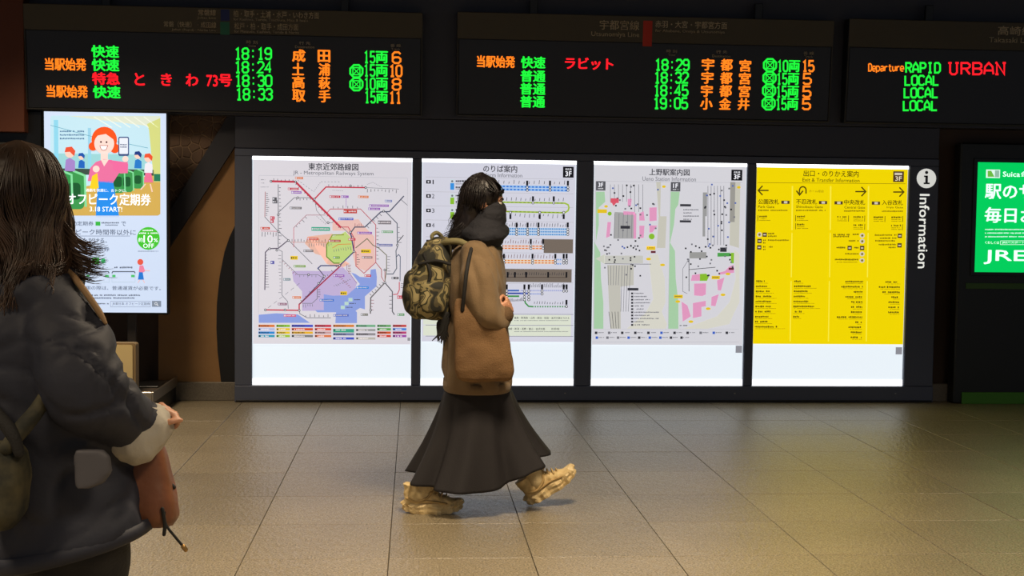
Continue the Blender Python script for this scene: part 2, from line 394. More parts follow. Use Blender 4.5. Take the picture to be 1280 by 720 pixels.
# ------------------------------------------------------------------ setting
floor = box('floor', (-12, -14, -0.12), (14, 3, -0.010), M_GROUT, bev=0); tag(floor, kind='structure')
vs, fs = bevel_box((0.3, 0.3, -0.009), (0.5965, 0.5965, 0.018), 0.0012)
tile = mesh('floor_tile', vs, fs, M_TILE, floor)
X0, Y0 = -0.6979, -0.3337
first = True
for i in range(-6, 10):
    for j in range(-1, 16):
        t = tile if first else tile.copy()
        if not first: COL.objects.link(t)
        first = False
        t.location = (X0+0.6*i, Y0-0.6*(j+1)+0.0, random.uniform(-0.0006, 0.0006))
V, Fc = [], []   # the floor beyond the paved area seen: same tiles joined
for i in range(-18, 22):
    for j in range(-4, 22):
        if -6 <= i < 10 and -1 <= j < 16: continue
        x, y = X0+0.6*i+0.002, Y0-0.6*(j+1)+0.002; o = len(V)
        V += [(x, y, 0), (x+0.596, y, 0), (x+0.596, y+0.596, 0), (x, y+0.596, 0), (x, y, -0.01), (x+0.596, y, -0.01), (x+0.596, y+0.596, -0.01), (x, y+0.596, -0.01)]
        Fc += [[o, o+1, o+2, o+3], [o, o+4, o+5, o+1], [o+1, o+5, o+6, o+2], [o+2, o+6, o+7, o+3], [o+3, o+7, o+4, o]]
tag(mesh('distant_tiles', V, Fc, M_TILE, floor), kind='stuff')

z_f = W(250, 144).z                                   # underside of the dark fascia
xl = W(294, 300).x; xr = W(1168, 350).x
tag(box('ceiling', (-12, -13, 3.45), (14, 3, 3.6), pm('dark_ceiling', (46, 42, 36), 0.8)), kind='structure')
tag(box('wall_upper', (-2.93, -0.05, z_f), (9, 0.4, 3.45), M_FASC), kind='structure')
tag(box('wall_back', (-12, 0.10, 0), (14, 0.4, z_f), M_BROWN, bev=0), kind='structure')
# left bay: tan panel, stonework, diagonal brace
tan = [(294, 184), (294, 282), (287, 297), (281, 315), (275, 345), (271.5, 380), (271, 410), (272.5, 440), (277, 479), (198, 479), (198, 330), (206, 316)]
wall_left = mesh('wall_left', *prism([(W(x, y, 0.07).x, W(x, y, 0.07).z) for x, y in tan][::-1], 0.07, 0.10), M_WOOD); tag(wall_left, kind='structure')
rb = box('wall_left_near', (-6, -0.20, W(15, 165, -0.20).z), (W(29.5, 80, -0.20).x, -0.051, 3.45), M_REDBR); tag(rb, kind='structure')
lg = box('trim_1', (-6, -0.25, W(5, 181, -0.25).z), (W(12, 178, -0.25).x, -0.11, W(5, 178, -0.25).z), M_TRIM); tag(lg, kind='structure')
dk = box('wall_left_recess', (-6, -0.10, 0.17), (W(52, 180, -0.10).x, 0.099, z_f-0.001), M_BLACK); tag(dk, kind='structure')
curv = [(294, 282), (287, 297), (281, 315), (275, 345), (271.5, 380), (271, 410), (272.5, 440), (277, 479), (296, 479), (296, 282)]
tag(mesh('trim_2', *prism([(W(x, y, 0.07).x, W(x, y, 0.07).z) for x, y in curv], 0.05, 0.10), M_BLACK), kind='structure')
# crazy paving
def clip(poly, a, b, c):
    out = []
    for i in range(len(poly)):
        p, q = poly[i], poly[(i+1) % len(poly)]; dp = a*p[0]+b*p[1]-c; dq = a*q[0]+b*q[1]-c
        if dp <= 0: out.append(p)
        if dp*dq < 0:
            t = dp/(dp-dq); out.append((p[0]+(q[0]-p[0])*t, p[1]+(q[1]-p[1])*t))
    return out
tri = [(W(x, y, 0.06).x, W(x, y, 0.06).z) for x, y in ((192, 141), (292, 141), (292, 152), (208, 280), (192, 300))]
sw = mesh('wall_left_stonework', *prism(tri[::-1], 0.075, 0.10), M_MORT); tag(sw, kind='structure')
rs = random.Random(3); seeds = []
xa, xb = min(p[0] for p in tri), max(p[0] for p in tri); za, zb_ = min(p[1] for p in tri), max(p[1] for p in tri)
gx = 0.078
for i in range(int((xb-xa)/gx)+2):
    for j in range(int((zb_-za)/gx)+2):
        seeds.append((xa+(i+rs.uniform(-0.42, 0.42))*gx, za+(j+(i % 2)*0.5+rs.uniform(-0.42, 0.42))*gx))
cut_d = [(208, 280), (292, 152)]
pA, pB = [(W(x, y, 0.06).x, W(x, y, 0.06).z) for x, y in cut_d]
for s0 in seeds:
    poly = [(xa, za), (xb, za), (xb, zb_), (xa, zb_)]
    for s1 in seeds:
        if s1 is s0: continue
        a, b = s1[0]-s0[0], s1[1]-s0[1]; d = math.hypot(a, b)
        if d > 0.35: continue
        a /= d; b /= d; poly = clip(poly, a, b, a*(s0[0]+s1[0])/2+b*(s0[1]+s1[1])/2-0.0042)
        if len(poly) < 3: break
    if len(poly) >= 3:
        a, b = (pB[1]-pA[1]), -(pB[0]-pA[0]); poly = clip(poly, a, b, a*pA[0]+b*pA[1])
    if len(poly) < 3: continue
    ar = abs(sum(poly[i][0]*poly[(i+1) % len(poly)][1]-poly[(i+1) % len(poly)][0]*poly[i][1] for i in range(len(poly))))/2
    if ar < 0.0004: continue
    cx = sum(p[0] for p in poly)/len(poly); cz = sum(p[1] for p in poly)/len(poly); y = 0.068+rs.uniform(-0.002, 0.002); n = len(poly)
    vs = [(p[0], 0.078, p[1]) for p in poly]+[(p[0], y+0.003, p[1]) for p in poly]+[(cx+(p[0]-cx)*0.9, y, cz+(p[1]-cz)*0.9) for p in poly]
    fs = [[i, (i+1) % n, n+(i+1) % n, n+i] for i in range(n)]+[[n+i, n+(i+1) % n, 2*n+(i+1) % n, 2*n+i] for i in range(n)]+[[2*n+i for i in range(n)]]
    mesh('stone', vs, fs, M_STONE, sw)
br = [(286, 143), (296, 143), (296, 179), (206, 318), (190, 344), (190, 300)]
tag(mesh('trim_3', *prism([(W(x, y, 0.02).x, W(x, y, 0.02).z) for x, y in br][::-1], 0.02, 0.09), pm('brace_paint', (46, 46, 54), 0.6)), kind='structure')
zb2 = W(250, 478, 0.03).z
tag(box('baseboard_left', (-6, 0.03, 0), (xl+0.02, 0.10, zb2), M_BASE), kind='structure')
tag(box('baseboard_right', (xr-0.02, 0.03, 0), (9, 0.10, W(1178, 480, 0.03).z), M_BASE), kind='structure')

# ------------------------------------------------------------------ information board
ZT, ZB = 1.8653, 0.1262
PX = [(-1.2263, -0.0212), (0.0522, 1.2381), (1.3724, 2.5735), (2.6468, 3.8654)]
ib = thing('information_board', 'long dark steel wall board holding four backlit panels', 'information board', ((xl+xr)/2, 0, 0))
FY = -0.03
box('bottom_rail', (xl, FY-0.01, 0), (xr, 0.099, ZB), M_FRAME, ib)
box('kick_strip', (xl+0.01, FY-0.02, 0.006), (xr-0.01, FY-0.0105, 0.018), M_BLACK, ib)
box('top_rail', (xl, FY, ZT), (xr, 0.099, ZT+0.055), M_FRAME, ib)
box('header_panel', (xl, FY+0.01, ZT+0.058), (xr+0.0, 0.099, z_f-0.002), M_FASC, ib)
edges = [xl]+[v for p in PX for v in p]+[xr]
for i, nm in enumerate(['side_post', 'mullion', 'mullion', 'mullion', 'side_post']):
    box(nm, (edges[2*i], FY, ZB), (edges[2*i+1], 0.099, ZT), M_FRAME, ib, 0.006)
for a, b in PX:
    lp = box('light_panel', (a, 0.004, ZB), (b, 0.09, ZT), M_LIGHTBACK, ib, 0)
    box('lamp_strip', (a, -0.002, ZT-0.024), (b, 0.003, ZT), em((255, 255, 255), 3.0, True), lp, 0)
    box('lamp_strip', (a, -0.002, ZB), (b, 0.003, ZB+0.05), em((255, 255, 255), 1.25, True), lp, 0)
    box('lock', (b-0.075, -0.028, ZB-0.06), (b-0.06, -0.041, ZB-0.05), M_CHROME, lp, 0.002)
p = Pr((0, FY-0.001, 0))
WINK = em((235, 235, 228), 0.75)
p.circ(1158, 223, 12.2, WINK, 1)
p.circ(1158.2, 215.6, 2.0, M_FRAME, 2)
for r_ in ((1155, 219.5, 1159.6, 221.4), (1156.6, 219.5, 1159.8, 229), (1154.5, 228.2, 1162, 230.2)): p.rect(*r_, M_FRAME, 2)
p.done('information_symbol', ib, 'white round i symbol')
# rotated lettering, reads downwards
vs, fs = text_mesh('Information', 0.03)
cx, cz = p.hit(1154.5, 289); su, sv = p.scale(1154, 289)
ln, hh = 93*sv, 12.5*su
V = [(cx+b*hh, FY-0.002, cz-a*ln) for a, b in vs]
mesh('information_lettering', V, fs, WINK, ib, label='white vertical lettering reading Information')

def poster(name, label, k, x_in=(0.006, 0.006), col=(226, 225, 235), bright=0.86, ztop=ZT-0.027, ybot=430):
    a, b = PX[k]; zb = W((W_px[k][0]+W_px[k][1])/2, ybot).z
    t = thing(name, label, 'poster', ((a+b)/2, 0, zb), 'backlit posters in the information board')
    sh = box('sheet', (a+x_in[0], -0.007, zb), (b-x_in[1], -0.0025, ztop), em(col, bright, True), t, 0)
    return t, sh, zb
W_px = [(316, 514), (527, 718), (740, 930), (942, 1131)]
DK = em((58, 58, 66), 0.8); GR = em((120, 120, 128), 0.9); LG = em((196, 195, 203), 0.86); BK = em((30, 30, 36), 0.6)
C = lambda r, g, b, s=0.9: em((r, g, b), s)
RED, GRN, BLU, ORG, YEL, PUR, SEA, LIM, TEAL, PNK = C(200, 60, 80), C(70, 150, 80), C(60, 90, 200), C(225, 120, 50), C(235, 200, 40), C(150, 90, 185), C(142, 162, 228), C(140, 195, 50), C(70, 170, 140), C(233, 150, 190)
PY = -0.0075
# --- poster one: railway system map
t, sh, zb = poster('railway_map_poster', 'white backlit railway network map poster with coloured lines and blue bay, leftmost panel', 0, col=(228, 224, 232))
p = Pr((0, PY, 0))
p.text('東京近郊路線図', 385.5, 204, 448, 213, DK, 0.02); p.text('JR - Metropolitan Railways System', 366.5, 214, 467, 220, GR, 0.012); p.done('title', t)
p.crop(300, 180, 0.18053)
for q in ([(130, 215), (1160, 235)], [(1160, 235), (1160, 2)]): pass
p.line([(132, 217), (1160, 236)], 2.5, LG); p.line([(132, 217), (128, 1178)], 2.5, LG); p.line([(1160, 236), (1152, 1180)], 2.5, LG)
p.done('border', t)
d = 665  # rows of the lower crop start 120 px lower
p.poly([(360, 880), (420, 878), (640, 880), (700, 840), (740, 880), (810, 960), (790, 1030), (575, 1155), (430, 1155), (430, 1020), (370, 950)], C(196, 180, 220), 1)
p.poly([(520, 1150), (580, 1150), (580, 1040), (640, 1050), (740, 1048), (830, 970), (770, 890), (800, 900), (830, 920), (900, 925), (905, 870), (940, 865), (948, 920), (945, 985), (865, 1055), (865, 1145), (830, 1135), (800, 1155), (810, 1165), (810, 1240), (660, 1240), (665, 1165), (535, 1165)], SEA, 2)
p.poly([(130, 1182), (250, 1172), (400, 1180), (485, 1238), (130, 1238)], SEA, 2)
p.poly([(470, 640), (640, 620), (640, 720), (600, 830), (700, 860), (740, 830), (720, 850), (760, 830), (520, 760), (450, 690)], C(236, 188, 170), 1)
p.poly([(690, 530), (820, 520), (850, 560), (930, 640), (935, 820), (870, 880), (800, 850), (740, 600), (640, 600), (640, 545)], C(238, 196, 188), 1)
p.poly([(600, 690), (640, 640), (700, 625), (730, 605), (775, 660), (780, 760), (700, 825), (650, 825), (600, 780)], C(196, 218, 132), 2)
p.done('area_tints', t)
H = 4
p.line([(215, 258), (385, 262), (700, 580)], 14, RED, H); p.line([(515, 382), (595, 298), (865, 302)], 9, RED, H)
p.line([(865, 302), (1100, 312)], 3, GR, H); p.line([(700, 575), (750, 575), (790, 650), (790, 740)], 5, RED, H)
p.line([(265, 280), (265, 480), (265, 715)], 5, GR, H); p.line([(175, 330), (172, 505), (265, 605), (335, 665), (480, 810), (500, 830)], 4.5, GR, H)
p.line([(175, 330), (172, 505)], 3.5, C(190, 110, 110), H+1)
p.line([(265, 475), (375, 372), (500, 372)], 4.5, GR, H); p.line([(372, 715), (372, 580), (460, 492), (590, 492)], 3.5, RED, H); p.line([(372, 580), (460, 492), (600, 492)], 2, GR, H+1)
p.line([(145, 602), (265, 605)], 3, RED, H); p.line([(350, 680), (600, 682)], 3, C(190, 120, 90), H)
p.line([(335, 665), (265, 722), (200, 725), (176, 750), (172, 1010)], 7, C(92, 82, 100), H)
p.line([(265, 730), (293, 745), (290, 1045), (330, 1090), (335, 1140)], 4, GR, H); p.line([(293, 800), (400, 905), (540, 905), (590, 935)], 3.5, GR, H)
p.line([(176, 1148), (410, 1152)], 9, RED, H); p.line([(410, 1150), (410, 1110), (700, 840)], 9, RED, H); p.line([(416, 1106), (702, 836)], 3, C(70, 60, 90), H+1)
p.line([(410, 1150), (415, 1175), (465, 1203), (630, 1203)], 4.5, GR, H); p.line([(430, 1103), (500, 1103), (535, 1070), (535, 1000)], 4, GR, H)
p.line([(625, 450), (835, 450), (940, 560), (940, 820), (858, 895), (803, 845), (803, 750), (790, 740)], 5, C(190, 80, 90), H); p.line([(600, 480), (625, 450)], 4, RED, H)
p.line([(940, 820), (980, 870), (980, 920), (1003, 960), (1003, 870)], 5, C(180, 90, 90), H)
p.line([(770, 610), (795, 575), (865, 575), (975, 470), (1035, 468), (1135, 360)], 8, C(88, 92, 112), H); p.line([(1010, 470), (1088, 550), (1090, 715), (1080, 740), (1085, 860), (1060, 900), (1015, 900)], 6, C(88, 96, 110), H)
p.line([(1092, 680), (1132, 632)], 5, DK, H); p.line([(1110, 380), (1160, 425)], 4, GR, H)
p.line([(545, 870), (540, 860), (560, 842), (690, 842), (790, 745), (765, 610)], 8, C(64, 72, 120), H+1)
p.line([(545, 865), (583, 915), (545, 970), (410, 1110)], 6, C(80, 74, 96), H)
p.line([(600, 700), (600, 780), (650, 825), (690, 825)], 8, C(110, 150, 60), H); p.line([(600, 700), (640, 630), (720, 628)], 8, C(150, 160, 60), H)
p.line([(640, 720), (680, 695), (770, 692)], 4, ORG, H); p.line([(800, 720), (880, 655), (920, 700), (960, 720), (1015, 770), (1015, 870), (1003, 950)], 6, C(120, 118, 96), H)
p.line([(1003, 960), (905, 1065), (903, 1175)], 8, C(110, 106, 106), H); p.line([(1003, 960), (1055, 1022), (1055, 1160), (1070, 1182)], 7, C(96, 96, 104), H)
p.line([(1060, 1042), (1090, 1040), (1103, 1010), (1103, 955)], 6, RED, H); p.line([(1085, 780), (1098, 765), (1110, 780), (1108, 950)], 5, C(80, 92, 120), H)
p.line([(740, 830), (740, 870), (810, 965)], 3.5, C(150, 110, 150), H); p.line([(700, 570), (790, 650)], 4, GR, H); p.line([(520, 400), (530, 460), (600, 545), (640, 545)], 3, GR, H)
p.line([(735, 375), (735, 440)], 2.5, PUR, H)
for q in (((400, 250), (510, 330)), ((510, 330), (560, 262)), ((560, 262), (700, 262)), ((880, 280), (920, 265)), ((920, 265), (985, 300)), ((195, 1135), (430, 950)), ((530, 500), (600, 560)), ((640, 320), (720, 325))): p.dash(*q, 2.5, GR, 6, H)
p.done('route_lines', t)
for q in (((385, 262), (700, 580), 16, 14, 85), ((600, 298), (860, 302), 9, 18, -90), ((870, 306), (1095, 312), 9, 26, 90), ((220, 258), (380, 262), 6, 18, -90), ((265, 290), (265, 700), 16, 22, -90), ((175, 335), (172, 500), 12, 26, -90),
          ((630, 450), (830, 450), 6, 22, -90), ((940, 570), (940, 810), 9, 24, -90), ((145, 602), (260, 605), 6, 34, 90), ((380, 372), (500, 372), 5, 22, 90), ((172, 760), (172, 1000), 13, 26, -90), ((290, 760), (290, 1040), 12, 24, 90),
          ((400, 905), (540, 905), 5, 20, 90), ((430, 1103), (510, 1103), 5, 30, 90), ((440, 1203), (625, 1203), 6, 22, -90), ((640, 725), (770, 700), 8, 34, 90), ((415, 1106), (690, 842), 9, 20, -90), ((535, 1000), (535, 1065), 4, 22, -90),
          ((1015, 770), (1015, 890), 6, 26, -90), ((903, 1070), (903, 1160), 4, 24, -90), ((1055, 1040), (1055, 1150), 4, 22, 90), ((1088, 560), (1090, 700), 4, 26, -90), ((740, 835), (745, 900), 6, 26, -90), ((803, 760), (803, 840), 5, 24, -90),
          ((350, 680), (600, 682), 12, 22, -90), ((470, 682), (640, 682), 10, 30, 90), ((460, 492), (375, 575), 4, 22, -90), ((295, 800), (400, 905), 7, 18, 90), ((865, 575), (975, 470), 5, 22, 90), ((790, 575), (860, 575), 5, 22, -90), ((1003, 960), (905, 1060), 6, 24, 90), ((1110, 960), (1108, 1000), 3, 24, -90), ((650, 900), (760, 1000), 9, 22, -60), ((640, 980), (760, 930), 9, 18, 60)):
    p.ticks(*q[:4], 3.2, random.choice((DK, DK, GR, C(150, 80, 90))), q[4], H+1)
for x, y in ((215, 258), (385, 262), (515, 382), (765, 290), (870, 302), (265, 490), (265, 605), (335, 668), (400, 372), (995, 465), (410, 1152), (312, 1148), (176, 1148), (583, 915), (545, 965), (1003, 960), (790, 745), (765, 610), (1090, 700), (1003, 872), (205, 725), (255, 735), (690, 842), (905, 1150), (475, 905), (610, 545)):
    p.circ(x, y, 9, DK, H+2, n=8); p.circ(x, y, 4.5, C(235, 235, 240), H+3, n=8)
p.done('station_marks', t)
for x, y, w_, c in ((382, 236, 55, ORG), (332, 311, 75, RED), (356, 335, 70, PUR), (345, 443, 82, C(110, 110, 112)), (225, 380, 30, C(90, 90, 95)), (225, 400, 34, C(100, 100, 105)), (210, 512, 30, RED), (212, 535, 22, RED), (142, 583, 65, C(205, 70, 50)), (620, 365, 75, RED), (700, 365, 52, PUR), (818, 366, 72, ORG),
                    (718, 467, 92, C(200, 60, 50)), (683, 519, 102, BLU), (895, 427, 135, PUR), (888, 449, 82, PUR), (1003, 395, 50, C(130, 140, 190)), (955, 543, 92, C(130, 125, 130)), (980, 608, 80, C(110, 170, 120)), (812, 616, 102, PUR), (948, 700, 108, C(100, 110, 170)), (495, 588, 128, TEAL), (465, 657, 78, C(215, 80, 50)), (612, 671, 85, C(180, 80, 60)),
                    (750, 660, 50, RED), (838, 742, 68, YEL), (350, 788, 50, YEL), (372, 846, 82, C(120, 165, 60)), (440, 740, 68, C(120, 118, 122)), (845, 785, 72, C(150, 120, 120)), (645, 786, 46, C(110, 160, 60)), (300, 937, 50, C(110, 140, 150)), (645, 912, 78, PUR), (805, 994, 86, C(60, 140, 220)), (552, 1081, 98, C(50, 110, 200)), (363, 1062, 60, ORG),
                    (695, 1033, 46, YEL), (263, 1108, 62, C(140, 90, 120)), (303, 1188, 85, C(220, 100, 130)), (647, 1186, 105, C(90, 110, 190)), (836, 1181, 50, C(120, 120, 110)), (1090, 1181, 48, GRN), (862, 912, 46, RED), (1050, 928, 48, C(80, 80, 85)), (1088, 1060, 40, RED), (212, 820, 26, C(90, 90, 170))):
    hgt = 16 if w_ > 40 else 22
    if c in (TEAL, YEL) or w_ == 92: hgt = 26
    p.rect(x, y-hgt/2, x+w_, y+hgt/2, c, H+3); p.circ(x+8, y, 6, DK if c is YEL else C(225, 225, 235), H+4, n=8)
    p.greek(x+18, y-hgt*0.22, x+w_-6, y+hgt*0.22, C(225, 215, 220) if c not in (YEL,) else DK, H+4)
for x, y in ((765, 1078), (738, 1104), (712, 1131)): p.rect(x-14, y-12, x+14, y+12, C(190, 220, 210), H+3); p.greek(x+20, y-4, x+68, y+3, DK, H+3)
for q in ((145, 244, 175, 250), (145, 268, 170, 273), (142, 296, 200, 300)): p.greek(*q, GR, H)
p.done('line_name_tags', t)
cols = [(128, 240, [ORG, C(180, 190, 230), C(50, 140, 215), C(60, 160, 190)]), (252, 346, [LIM, YEL, YEL, C(160, 200, 60)]), (358, 505, [C(70, 80, 200), C(215, 80, 40), C(235, 180, 50), C(130, 130, 130)]), (518, 632, [RED, C(225, 80, 60), C(205, 160, 160), C(225, 125, 80)]),
        (645, 790, [C(220, 130, 50), TEAL, C(120, 130, 170), C(70, 90, 200)]), (803, 938, [C(120, 180, 140), C(160, 160, 160), C(150, 145, 150), C(190, 185, 175)]), (950, 1045, [C(110, 170, 110), C(90, 170, 80), C(215, 90, 50), C(215, 70, 60)]), (1058, 1152, [C(200, 70, 70), C(70, 130, 220), C(190, 70, 120), C(160, 80, 170)])]
for x0, x1, cc in cols:
    for j, c in enumerate(cc):
        y = 1252+j*(23.5 if x0 not in (645, 803) else 29); p.rect(x0, y-1, x1, y+(15 if c is not TEAL else 24), c, H); p.circ(x0+8, y+7, 6, DK, H+1, n=8)
        p.greek(x0+18, y+3, x0+18+(x1-x0)*0.5, y+12, C(250, 240, 240) if j % 2 else DK, H+1)
p.rect(1160, 1340, 1180, 1362, C(150, 150, 155), H)
p.done('legend', t)
# --- poster two: platform information
t, sh, zb = poster('platform_information_poster', 'white backlit platform guide poster with striped train line rows behind the walking person', 1, col=(222, 222, 236), ybot=427)
p = Pr((0, PY, 0))
p.text('のりば案内', 604, 206.5, 646.5, 215.5, DK, 0.02); p.text('Platform Information', 597.5, 216.5, 653, 221.5, GR, 0.01); p.done('title', t)
p.crop(510, 180, 0.18053)
def floorbadge(x0, y0, x1, y1):
    p.rect(x0, y0, x1, y1, BK, 2); p.text('3F', x0+(x1-x0)*.22, y0+(y1-y0)*.42, x1-(x1-x0)*.2, y1-(y1-y0)*.12, C(240, 240, 245), 0.03, 3); p.text('改札階', x0+(x1-x0)*.22, y0+(y1-y0)*.14, x1-(x1-x0)*.2, y0+(y1-y0)*.34, C(225, 225, 230), 0.02, 3)
floorbadge(1073, 157, 1147, 233); p.done('floor_badge', t)
rows = [(228, 245), (330, 345), (428, 440), (525, 543), (642, 660), (748, 757), (860, 870), (970, 962), (1176, 1180), (1254, 1256), (1330, 1332)]
for ya, yb in rows:
    p.line([(122, ya), (1145, yb)], 3, LG if ya < 1000 else GR, 1)
p.rect(940, 660, 1142, 755, C(122, 110, 100), 3); p.rect(420, 864, 1134, 956, C(122, 110, 100), 1)
p.rect(108, 1183, 1130, 1252, C(226, 232, 214), 1); p.rect(108, 1258, 1130, 1328, C(226, 232, 214), 1)
p.done('row_dividers', t)
for n_, y in (('1', 262), ('2', 360), ('3', 460), ('4', 562), ('5', 675), ('6', 735)):
    p.rect(126, y-12, 158, y+12, BK, 2); p.circ(142, y, 7, C(220, 220, 230), 3, n=8); p.text(n_, 165 if n_ != '1' else 170, y-14, 183 if n_ != '1' else 178, y+16, DK)
p.done('platform_numbers', t)
for y0, c in ((245, C(60, 150, 230)), (345, LIM), (445, LIM)):
    p.rect(293, y0, 320, y0+72, c, 2); p.rect(293, y0, 320, y0+26, C(210, 225, 230), 3); p.circ(306, y0+13, 8, GR, 4, n=6)
    p.greek(330, y0+4, 435, y0+20, DK); p.greek(330, y0+28, 430, y0+35, GR); p.greek(330, y0+48, 430, y0+62, DK); p.greek(330, y0+66, 400, y0+72, GR)
p.done('line_names', t)
def stns(x0, x1, y0, y1, n, up=-1, ln=26, m=DK):
    for i in range(n):
        x = x0+(x1-x0)*(i+0.5)/n; y = y0+(y1-y0)*(i+0.5)/n; l = random.uniform(0.5, 1.1)*ln
        p.line([(x, y+up*8), (x+up*-3, y+up*(8+l))], 3.5, m, 3)
def big(x, y, nn, dy, up=-1):
    p.rect(x-7, y+up*(12), x+7, y+up*46, BK, 4) if up > 0 else p.rect(x-7, y-46, x+7, y-12, BK, 4)
    for j in range(nn): p.circ(x, y+j*dy, 10, BK, 5, n=10); p.circ(x, y+j*dy, 6, C(240, 240, 245), 6, n=10)
for yy in (298, 318): p.line([(455, yy-8), (1110, yy+4)], 17, C(150, 195, 245), 2); p.dash((455, yy-8), (1110, yy+4), 10, C(60, 120, 215), 26, 3)
stns(470, 1100, 280, 288, 18); [big(x, 300, 2, 20) for x in (825, 983, 1107)]
p.line([(455, 400), (1085, 410), (1108, 420), (1115, 440), (1108, 462), (1085, 476), (455, 463)], 11, C(168, 196, 70), 2)
p.dash((455, 400), (1085, 410), 5, C(120, 150, 40), 22, 3); p.dash((455, 463), (1085, 476), 5, C(120, 150, 40), 22, 3)
stns(470, 1090, 398, 404, 19); stns(470, 1085, 470, 480, 19, 1); [big(x, 408, 1, 20) for x in (865, 1009)]; [big(x, 474, 1, 20, 1) for x in (709, 912, 1078)]
for yy in (588, 607, 626): p.line([(455, yy-4), (1110, yy+2)], 14, C(176, 212, 240), 2); p.dash((455, yy-4), (1110, yy+2), 10, C(70, 130, 205), 52, 3)
stns(470, 1100, 578, 582, 34); [big(x, 590, 3, 18) for x in (752, 828, 903, 1106)]
for yy in (708, 724): p.line([(455, yy-4), (935, yy)], 11, C(240, 200, 175), 2); p.dash((455, yy-2), (935, yy), 8, ORG, 20, 3)
stns(470, 930, 694, 698, 26, m=C(120, 70, 60)); [big(x, 704, 2, 18) for x in (616, 648, 850, 935)]
for yy in (808, 824): p.line([(455, yy-4), (1020, yy)], 11, C(245, 210, 160), 2); p.dash((455, yy-2), (1020, yy), 8, C(228, 120, 50), 24, 3)
for yy in (800, 830): p.dash((1030, yy), (1065, yy), 10, C(90, 150, 220), 3, 3)
stns(480, 1010, 796, 800, 26, m=C(110, 60, 50)); [big(x, 806, 2, 18) for x in (664, 862, 1020, 1078, 1098)]
stns(690, 1100, 915, 918, 26, -1, 20); p.line([(680, 922), (1100, 924)], 4, C(80, 66, 58), 3); [p.rect(x-6, 886, x+6, 925, BK, 4) for x in (690, 740, 818, 970, 1097)]
p.line([(455, 1015), (770, 1015)], 12, C(70, 110, 190), 2); p.line([(455, 1034), (830, 1034)], 12, C(60, 80, 170), 2); p.line([(455, 1054), (770, 1054)], 12, C(70, 150, 80), 2)
p.dash((780, 1015), (1100, 1015), 10, C(150, 160, 215), 34, 2); p.dash((780, 1038), (930, 1038), 10, C(130, 150, 215), 16, 2)
p.line([(806, 1060), (812, 1100), (835, 1124), (860, 1126)], 10, GRN, 2); p.dash((860, 1126), (1100, 1126), 10, GRN, 14, 2)
stns(840, 1090, 1000, 1002, 26, -1, 28, GR); stns(865, 1080, 1115, 1118, 12, -1, 20); stns(690, 800, 1100, 1095, 16, -1, 24, GR)
for x, n_ in ((684, 4), (806, 4), (836, 4), (928, 2), (1078, 1), (1098, 1)): big(x, 1018, n_, 20)
big(1097, 1125, 1, 10)
p.done('train_line_strips', t)
for y0, tx_ in ((1192, '福島・新青森・山形・新庄・秋田・金沢方面のりかえ'), (1268, '高崎・新潟・長野・富山・金沢方面')):
    p.text(tx_, 735 if y0 < 1200 else 690, y0+(4), 1118 if y0 < 1200 else 948, y0+20, DK, 0.01); p.greek(735, y0+28, 1110, y0+33, GR)
p.rect(640, 1264, 676, 1300, BK, 2); p.rect(640, 1268, 672, 1296, C(226, 232, 214), 3); p.text('新幹線', 992, 1272, 1048, 1288, DK)
p.done('bottom_lines', t)
# --- poster three: station plan
t, sh, zb = poster('station_plan_poster', 'white backlit station floor plan poster with pink buildings and green park strips', 2, col=(224, 223, 230), ybot=431)
p = Pr((0, PY, 0))
p.text('上野駅案内図', 811.5, 211, 862, 219.5, DK, 0.02); p.text('Ueno Station Information', 803, 221, 870, 226.5, GR, 0.01); p.done('title', t)
p.crop(725, 180, 0.18062)
floorbadge(1047, 178, 1123, 253); p.done('floor_badge', t)
def both(y): return 664+(y)*(140/130*720/775) # unused
sy = lambda y: 664.4+y*1.0774   # rows of the lower crop, in this crop's units
sx = lambda x: x*1.0770
P2 = lambda pts: [(sx(x), sy(y)) for x, y in pts]
WALK = C(222, 220, 208); PARK = C(172, 212, 172); TRK = C(186, 184, 180); BLD = C(232, 158, 198)
p.poly([(110, 330), (170, 330), (175, 400), (130, 440), (130, 560), (110, 680)], PARK, 1); p.poly(P2([(90, 10), (130, 80), (135, 250), (150, 400), (150, 570), (88, 570)]), PARK, 1)
p.poly([(628, 330), (690, 330), (680, 420), (660, 450), (650, 560), (620, 700)], PARK, 1); p.poly(P2([(575, 10), (610, 70), (615, 250), (632, 400), (632, 570), (568, 570)]), PARK, 1)
p.poly([(527, 262), (560, 262), (555, 500), (600, 500), (590, 720), (530, 720), (545, 500)], C(205, 203, 190), 1); p.poly([(1040, 262), (1110, 262), (1100, 720), (1035, 700)], C(205, 203, 190), 1)
p.poly([(1040, 262), (1075, 262), (1070, 540), (1035, 540)], C(160, 158, 152), 2)
p.poly(P2([(440, 100), (500, 90), (545, 250), (550, 400), (525, 460), (560, 540), (550, 570), (300, 570), (420, 470), (470, 380)]), WALK, 1)
p.poly(P2([(990, 60), (1025, 90), (1025, 400), (990, 470), (960, 540), (820, 570), (660, 570), (880, 490), (960, 400), (1000, 250)]), WALK, 1)
p.poly(P2([(155, 100), (405, 100), (405, 150), (155, 150)]), C(205, 205, 198), 2); p.poly(P2([(100, 120), (160, 90), (160, 155)]), C(210, 212, 198), 2)
p.poly(P2([(175, 160), (345, 160), (345, 290), (260, 300), (262, 570), (195, 570), (185, 400)]), C(200, 198, 188), 2)
p.poly([(240, 470), (390, 480), (385, 655), (232, 655)], C(172, 172, 172), 2)
p.poly([(850, 335), (880, 335), (878, 500), (866, 500), (866, 640), (848, 640)], C(160, 160, 160), 2); p.poly(P2([(703, 78), (812, 78), (812, 118), (703, 118)]), C(160, 160, 158), 2)
p.done('ground_areas', t)
for i in range(9):
    x = 210+i*28; p.line([(x, 280), (x, 470 if i > 5 else 400)], 3, GR, 3)
